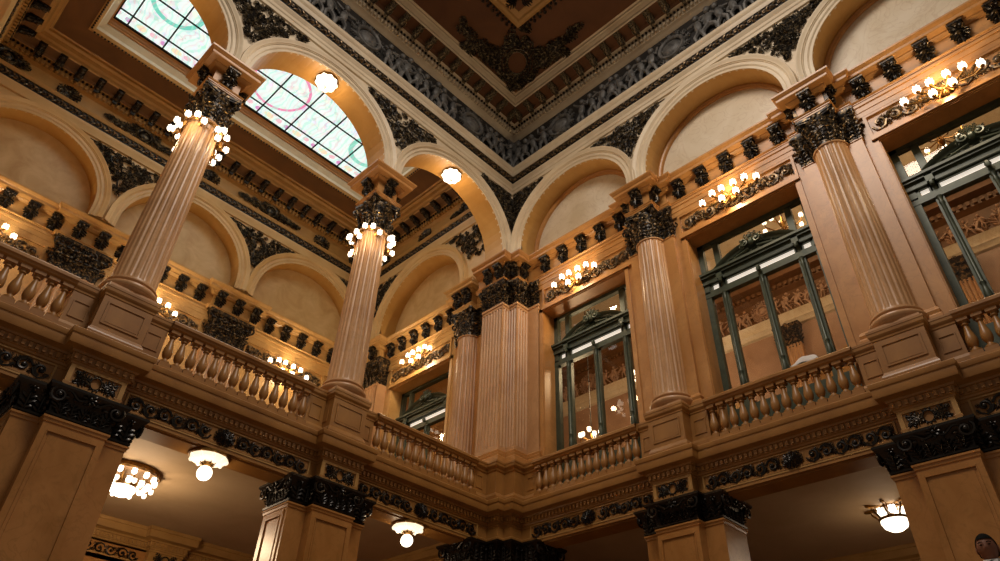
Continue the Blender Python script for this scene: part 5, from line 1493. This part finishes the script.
# ---- rooms behind -------------------------------------------------------------------------------------
# lower salon: back wall with its own entablature
SYB = -7.0
g = G(); g.box(-0.9, 13.8, SYB - 0.5, SYB - 0.2, 0, 7.2); struct(g.build('wall_salon_back', 'pier_marble', flat=True))
g = G(); g.box(-0.9, -0.6, -7.4, -0.8, 0, 7.2); struct(g.build('wall_salon_end', 'pier_marble', flat=True))
t = thing('salon_entablature', 'dim frieze and cornice of the lower salon behind the piers', 'entablature', (6, SYB, 6.5)); inv = -Vector(t.location)
pth = [(13.8, -0.2)]
for c in (LCOLS[1], LCOLS[0]): pth += [(c + 0.42, -0.2), (c + 0.42, 0.0), (c - 0.42, 0.0), (c - 0.42, -0.2)]
pth += [(-0.4, -0.2)]
pw = [(x, y + SYB) for x, y in pth]
SP = [(o, z - 0.27) for o, z in LOW[:-2]] + [(0.3, 7.21)]
g = G(); g.sweep(pw, SP); dentils(g, pw, 0.05, 6.78, 6.86)
pe = [(-0.4, SYB - 0.2), (-0.4, -0.8)]
g.sweep(pe, SP)
o = g.build('cornice', 'cornice_stone', t, angle=30); o.location = inv
for a, b in ((5.0, 8.4), (9.5, 12.8), (0.3, 3.9)):
    g = G(); rinceau(g, a, b, 6.53, 0.26, 0.01 - 0.2, rnd, centre=0, unit=0.27); g.xform(lambda x, y, z: (x, y + SYB, z)); o = g.build('scroll_frieze', 'bronze', t); o.location = inv
g = G(); rinceau(g, -6.6, -1.2, 6.53, 0.26, 0.01 - 0.4, rnd, centre=0, unit=0.27); g.xform(to_end); o = g.build('scroll_frieze', 'bronze', t); o.location = inv
for c in LCOLS[:2]:
    g = G(); g.tube([(c + 0.09 * math.cos(a), 0.012, 6.53 + 0.09 * math.sin(a)) for a in [2 * PI * i / 12 for i in range(13)]], 0.018, 6)
    for sd in (-1, 1):
        for aa in (0.7, 0, -0.7): leaf(g, c + sd * 0.1, 6.53, aa if sd > 0 else PI - aa, 0.2, 0.08, 0.012, 4)
    g.xform(lambda x, y, z: (x, y + SYB, z)); o = g.build('wreath_ornament', 'bronze', t); o.location = inv
for c, lb in ((LCOLS[0], 'far pier of the lower salon seen beneath the chandelier'), (LCOLS[1], 'far pier of the lower salon behind the left pier')):
    tt = dup(pp, (c, SYB, -0.27), 0, lb, 'salon piers'); tt.location = (c, SYB, -0.27)
# side room under the right balcony
g = G(); g.box(-6.9, -6.6, -1.0, 14.2, 0, 7.0); struct(g.build('wall_side_room', 'pier_marble', flat=True))
g = G(); g.sweep([(-6.6, -1.0), (-6.6, 14.2)], SP_R if False else [(o, z - 0.47) for o, z in LOW[:-2]] + [(0.3, 7.0)]); tag(g.build('side_room_cornice', 'cornice_stone', angle=30, loc=(-6.6, 6, 6.3)), 'dark cornice line in the side room at the lower right, behind the basket lamp', 'cornice')
g = G(); g.box(-6.6, -0.9, -1.0, -0.9, 0, 7.0); struct(g.build('wall_side_room_end', 'pier_marble', flat=True))

# room behind the windows
BX = -6.4
g = G(); g.box(BX - 0.3, BX, -8, 14.2, ZF, 17.2); struct(g.build('wall_back_room', 'room_wall', flat=True))
g = G(); g.box(BX - 0.02, BX + 0.02, -8, 14.2, 15.55, 17.1); g.box(BX, -1.3, -8, 14.2, 17.0, 17.1); struct(g.build('ceiling_back_room', 'lunette_marble', flat=True))
g = G(); g.box(BX, -1.3, -8.1, -7.9, ZF, 17.2); struct(g.build('wall_back_room_end', 'wall_marble', flat=True))
t = thing('back_room_entablature', 'frieze of relief figures and dentils inside the room behind the windows', 'entablature', (BX, 5, 14)); inv = -Vector(t.location)
pth = [(BX, -7.9), (BX, 14.2)]
g = G(); g.sweep(pth, [(0.05, 13.86), (0.05, 14.55), (0.12, 14.6), (0.2, 14.65), (0.2, 14.85), (0.45, 14.9), (0.5, 15.05), (0.6, 15.2), (0.6, 15.3), (0.0, 15.6)])
dentils(g, pth, 0.2, 14.68, 14.8, 0.09, 0.08, 0.08)
o = g.build('cornice', 'room_brown', t, angle=30); o.location = inv
g = G(); g.sweep(pth, [(0.0, 13.35), (0.06, 13.4), (0.08, 13.5), (0.12, 13.55), (0.14, 13.7), (0.2, 13.8), (0.05, 13.86)])
o = g.build('architrave', 'lunette_marble', t, angle=30); o.location = inv
g = G(); putti(g, -7.5, 13.5, 13.87, 14.53, 0.05, random.Random(9)); g.xform(lambda x, y, z: (y + BX, x, z)); o = g.build('figure_relief', 'room_wall', t); o.location = inv; o['kind'] = 'stuff'
for k, (c, lb) in enumerate(((0.75, 'fluted pilaster inside the back room, seen through the first window'), (5.1, 'fluted pilaster with black capital seen through the middle window'), (9.6, 'fluted pilaster inside the back room, seen through the last window'))):
    loc = (BX, c, ZF); t = thing('back_room_pilaster', lb, 'pilaster', loc, 0, 'pilasters in the back room'); inv = -Vector(loc)
    g = G(); g.sweep([(BX, c - 0.3), (BX + 0.17, c - 0.3), (BX + 0.17, c + 0.3), (BX, c + 0.3)], [(0, ZF), (0, 12.75)])
    q = G(); fluted_face(q, c - 0.3, c + 0.3, BX + 0.2, ZF, 12.75, 6); q.xform(to_right); g.add(q.v, q.f)
    o = g.build('shaft', 'shaft_marble', t, angle=20); o.location = inv
    g = G(); g.sweep([(BX, c - 0.3), (BX + 0.2, c - 0.3), (BX + 0.2, c + 0.3), (BX, c + 0.3)], [(0, 12.72), (0.02, 13.0), (0.08, 13.28), (0.1, 13.35), (-.1, 13.35)])
    capface(g, (BX + 0.16, c - 0.3), (BX + 0.16, c + 0.3), (1, 0), 12.62, 2)
    o = g.build('capital', 'cap_bronze', t, angle=50); o.location = inv
# a pedimented doorway and an arch in the back room
for c, lb in ((6.9, 'pedimented stone doorway inside the back room, behind the middle window'), (2.4, 'pedimented stone doorway inside the back room, behind the first window')):
    g = G(); 
    g.box(c - 1.1, c - 0.8, 0.0, 0.16, ZF, 11.3); g.box(c + 0.8, c + 1.1, 0.0, 0.16, ZF, 11.3); g.box(c - 1.25, c + 1.25, 0.0, 0.25, 11.3, 11.5)
    g.poly_extrude([(c - 1.3, 0, 11.5), (c, 0, 12.3), (c + 1.3, 0, 11.5), (c + 1.05, 0, 11.5), (c, 0, 12.12), (c - 1.05, 0, 11.5)], (0, 0.28, 0))
    g.xform(lambda x, y, z: (y + BX, x, z)); o = g.build('doorway', ['cornice_stone'], angle=30, loc=(BX, c, ZF)); tag(o, lb, 'doorway', 'doorways in the back room')
def room_chandelier(loc, label, power=170):
    t = thing('room_chandelier', label, 'chandelier', loc, 0, 'chandeliers in the back room')
    g = G(); g.tube([(0, 0, 0.3), (0, 0, 17.0 - loc[2])], 0.015, 5); g.build('chain', 'bronze_dark', t)
    g = G(); g.lathe([(0.0, -0.35), (0.06, -0.3), (0.09, -0.2), (0.04, -0.1), (0.08, 0.05), (0.04, 0.2), (0.02, 0.3)], 12)
    pos = []
    for k in range(8):
        a = 2 * PI * k / 8; p = (0.5 * math.cos(a), 0.5 * math.sin(a), 0.05); pos.append(p)
        g.tube([(0, 0, -0.1), (0.25 * math.cos(a), 0.25 * math.sin(a), -0.22), (0.48 * math.cos(a), 0.48 * math.sin(a), -0.12), (p[0], p[1], 0)], 0.018, 5)
    for k in range(4):
        a = 2 * PI * k / 4 + .4; p = (0.25 * math.cos(a), 0.25 * math.sin(a), 0.3); pos.append(p); g.tube([(0, 0, 0.05), (p[0], p[1], 0.22)], 0.015, 5)
    g.build('arms', 'brass', t)
    for p in pos: bulb(t, p)
    point('lamp_light', (0.45, 0, 0.75), power, (1.0, 0.72, 0.45), 0.3, t)
room_chandelier((-3.0, 0.35, 10.0), 'small chandelier glowing inside the room behind the first window')
room_chandelier((-3.4, 2.2, 11.6), 'second, higher chandelier behind the right side of the first window')
room_chandelier((-3.6, 6.6, 14.6), 'chandelier inside the room high behind the middle window')
room_chandelier((-3.6, 10.6, 15.0), 'chandelier inside the room high behind the right edge window')

# ---- white cloth on the rail -----------------------------------------------------------------------------
g = G(); nu, nv = 16, 10; vs = []
for i in range(nu + 1):
    for j in range(nv + 1):
        u = i / nu; v = j / nv; x = -0.25 + 0.5 * u; y = -0.1 + 0.2 * v
        z = 0.2 * math.sin(PI * u) ** 0.5 * math.sin(PI * v) ** 0.5 * (1 - 0.45 * u) + 0.02 * math.sin(9 * u + 3 * v) * math.sin(PI * u) + 0.004
        vs.append((x + 0.03 * math.sin(6 * v), y, z))
for i in range(nu + 1):
    for j in range(nv + 1): vs.append((vs[i * (nv + 1) + j][0], vs[i * (nv + 1) + j][1], vs[i * (nv + 1) + j][2] - 0.012))
fs = []; W_ = nv + 1; N_ = (nu + 1) * W_
for i in range(nu):
    for j in range(nv):
        q = (i * W_ + j, i * W_ + j + 1, (i + 1) * W_ + j + 1, (i + 1) * W_ + j); fs += [q, tuple(N_ + k for k in reversed(q))]
g.add(vs, fs)
o = g.build('white_cloth', 'white_linen', loc=(0, 0, 0)); o.location = (-0.30, 7.22, 8.505); o.rotation_euler = (0, 0, RW)
tag(o, 'crumpled white cloth lying on the balustrade rail under the middle window', 'cloth')

# ---- the man at the lower right -----------------------------------------------------------------------------
def skin_chain(name, joints, edges, mat, parent, sub=2):
    me = bpy.data.meshes.new(name); me.from_pydata([j[0] for j in joints], edges, [])
    o = bpy.data.objects.new(name, me); COL.objects.link(o); o.parent = parent
    md = o.modifiers.new('skin', 'SKIN'); md.use_smooth_shade = True
    for i, j in enumerate(joints):
        r = j[1] if isinstance(j[1], tuple) else (j[1], j[1]); me.skin_vertices[0].data[i].radius = r
    me.skin_vertices[0].data[0].use_root = True
    s = o.modifiers.new('sub', 'SUBSURF'); s.levels = sub; s.render_levels = sub
    me.materials.append(MATS[mat])
    return o
FZ = 2.06; HT = 1.76
man = thing('person', 'man in a dark suit, white shirt and dark tie at the bottom right corner', 'person', (4.05, 9.655, FZ), math.radians(97))
# local: -y is the way he faces
J = [((0, 0, 0.98), (0.15, 0.11)), ((0, 0.0, 1.18), (0.15, 0.11)), ((0, 0.01, 1.40), (0.18, 0.12)), ((0, 0.01, 1.49), (0.11, 0.085)), ((0, -0.005, 1.52), (0.055, 0.055)),
     ((-0.20, 0.01, 1.45), 0.072), ((-0.25, 0.02, 1.14), 0.052), ((-0.25, -0.06, 0.90), 0.04),
     ((0.20, 0.01, 1.45), 0.072), ((0.25, 0.02, 1.14), 0.052), ((0.25, -0.06, 0.90), 0.04),
     ((-0.10, 0, 0.90), 0.10), ((-0.11, -0.01, 0.50), 0.07), ((-0.12, 0.02, 0.10), 0.05), ((0.10, 0, 0.90), 0.10), ((0.11, -0.01, 0.50), 0.07), ((0.12, 0.02, 0.10), 0.05)]
E_ = [(0, 1), (1, 2), (2, 3), (3, 4), (2, 5), (5, 6), (6, 7), (2, 8), (8, 9), (9, 10), (0, 11), (11, 12), (12, 13), (0, 14), (14, 15), (15, 16)]
skin_chain('body', J, E_, 'suit_cloth', man)
g = G()
n, m = 24, 18; vs = []
for j in range(m + 1):
    ph = PI * j / m; z = -math.cos(ph)
    for i in range(n):
        a = 2 * PI * i / n; sx, sy = math.cos(a), math.sin(a); r = math.sin(ph)
        wx = 0.076 * (1 - 0.22 * max(0, -z) ** 1.5); wy = 0.098
        x = wx * r * sx; y = wy * r * sy; zz = 0.118 * z
        if sy < -0.2:                       # face side: brow, nose, lips, chin
            f = max(0, -sy)
            nose = math.exp(-((x / 0.016) ** 2)) * (max(0, 1 - abs(zz + 0.012) / 0.03)) * 0.026
            brow = 0.006 * math.exp(-((zz - 0.03) / 0.012) ** 2)
            eye = -0.010 * math.exp(-((zz - 0.012) / 0.012) ** 2) * (math.exp(-(((abs(x) - 0.032) / 0.016) ** 2)))
            lip = 0.006 * math.exp(-((zz + 0.05) / 0.010) ** 2) * math.exp(-((x / 0.028) ** 2))
            chin = 0.010 * math.exp(-((zz + 0.092) / 0.02) ** 2) * math.exp(-((x / 0.03) ** 2))
            y -= (nose + brow + eye + lip + chin) * f
            y *= 0.96
        vs.append((x, y, zz))
g.add(vs, [(j * n + i, j * n + (i + 1) % n, (j + 1) * n + (i + 1) % n, (j + 1) * n + i) for j in range(m) for i in range(n)])
for sd in (-1, 1): g.ell((sd * 0.079, 0.006, -0.005), (0, 0.1, 1), 0.032, 0.01, 0.018, 8, 6)
g.tube([(0, 0.012, -0.15), (0, 0.008, -0.08)], [0.058, 0.056], 14)
g.xform(lambda x, y, z: (x, y - 0.02, z + 1.642))
g.build('head', 'skin', man, angle=180, weld=True)
g = G()
for sd in (-1, 1):
    g.ell((sd * 0.031, -0.105, 1.656), (1, 0, 0), 0.012, 0.005, 0.006, 8, 6)
    g.tube([(sd * 0.015, -0.117, 1.672), (sd * 0.034, -0.115, 1.677), (sd * 0.05, -0.103, 1.671)], 0.004, 5)
g.build('eyes_and_brows', 'hair', man)
g = G(); vs = []; n = 24; m = 12
for j in range(m + 1):
    for i in range(n):
        a = 2 * PI * i / n; front = max(0, -math.sin(a))
        fs_ = -math.sin(a)
        lim = math.acos(0.50 if fs_ > 0.35 else (0.16 if fs_ > -0.25 else -0.45))
        ph = lim * j / m
        r = math.sin(ph); z = math.cos(ph)
        vs.append((0.083 * r * math.cos(a), -0.02 + 0.004 + 0.106 * r * math.sin(a), 1.642 + 0.128 * z))
g.add(vs, [(j * n + i, j * n + (i + 1) % n, (j + 1) * n + (i + 1) % n, (j + 1) * n + i) for j in range(m) for i in range(n)])
g.build('hair', 'hair', man, angle=180, weld=True)
g = G(); g.tube([(0.055 * math.cos(a), -0.012 + 0.055 * math.sin(a), 1.505 + 0.012 * math.sin(a)) for a in [2 * PI * i / 20 for i in range(21)]], 0.016, 6)
for sd in (-1, 1): g.poly_extrude([(0.0, -0.10, 1.47), (sd * 0.045, -0.085, 1.50), (sd * 0.05, -0.10, 1.44), (sd * 0.005, -0.135, 1.36)], (0, -0.012, 0))
g.poly_extrude([(-0.05, -0.088, 1.49), (0.05, -0.088, 1.49), (0.0, -0.128, 1.24)], (0, -0.006, 0))
g.xform(lambda x, y, z: (x, y - 0.012, z + 0.035)); g.build('shirt', 'shirt_cloth', man, angle=40)
g = G(); g.ell((0, -0.12, 1.465), (0, 0, 1), 0.022, 0.018, 0.012); g.poly_extrude([(-0.012, -0.125, 1.45), (0.012, -0.125, 1.45), (0.022, -0.142, 1.26), (-0.022, -0.142, 1.26)], (0, -0.008, 0)); g.xform(lambda x, y, z: (x, y - 0.012, z + 0.035)); g.build('tie', 'suit_cloth', man, angle=40)
for sd in (-1, 1):
    g = G(); hx = sd * 0.25
    g.ell((hx, -0.085, 0.83), (0, -0.15, -1), 0.05, 0.018, 0.038, 10, 8)
    for k in range(4):
        fx = -0.03 + 0.02 * k; ln = (0.06, 0.072, 0.068, 0.052)[k]
        g.tube([(hx + fx * 0.35, -0.09 + fx * 0.9 + 0.0, 0.80), (hx + fx * 0.35 - sd * 0.004, -0.095 + fx * 0.95, 0.80 - ln * 0.6), (hx + fx * 0.35 - sd * 0.014, -0.09 + fx * 0.95, 0.80 - ln)], [0.0095, 0.0085, 0.007], 8)
    g.tube([(hx, -0.115, 0.845), (hx - sd * 0.006, -0.137, 0.815), (hx - sd * 0.012, -0.14, 0.785)], [0.011, 0.0095, 0.008], 8)
    g.build('hand', 'skin', man, angle=60)
    g = G(); g.ell((sd * 0.12, -0.05, 0.045), (0, 1, 0), 0.14, 0.045, 0.045, 12, 8); g.box(sd * 0.12 - 0.045, sd * 0.12 + 0.045, -0.18, 0.085, 0.0, 0.02); g.build('shoe', 'hair', man, angle=50)

# every object keeps unit scale on its data; nothing else to set up
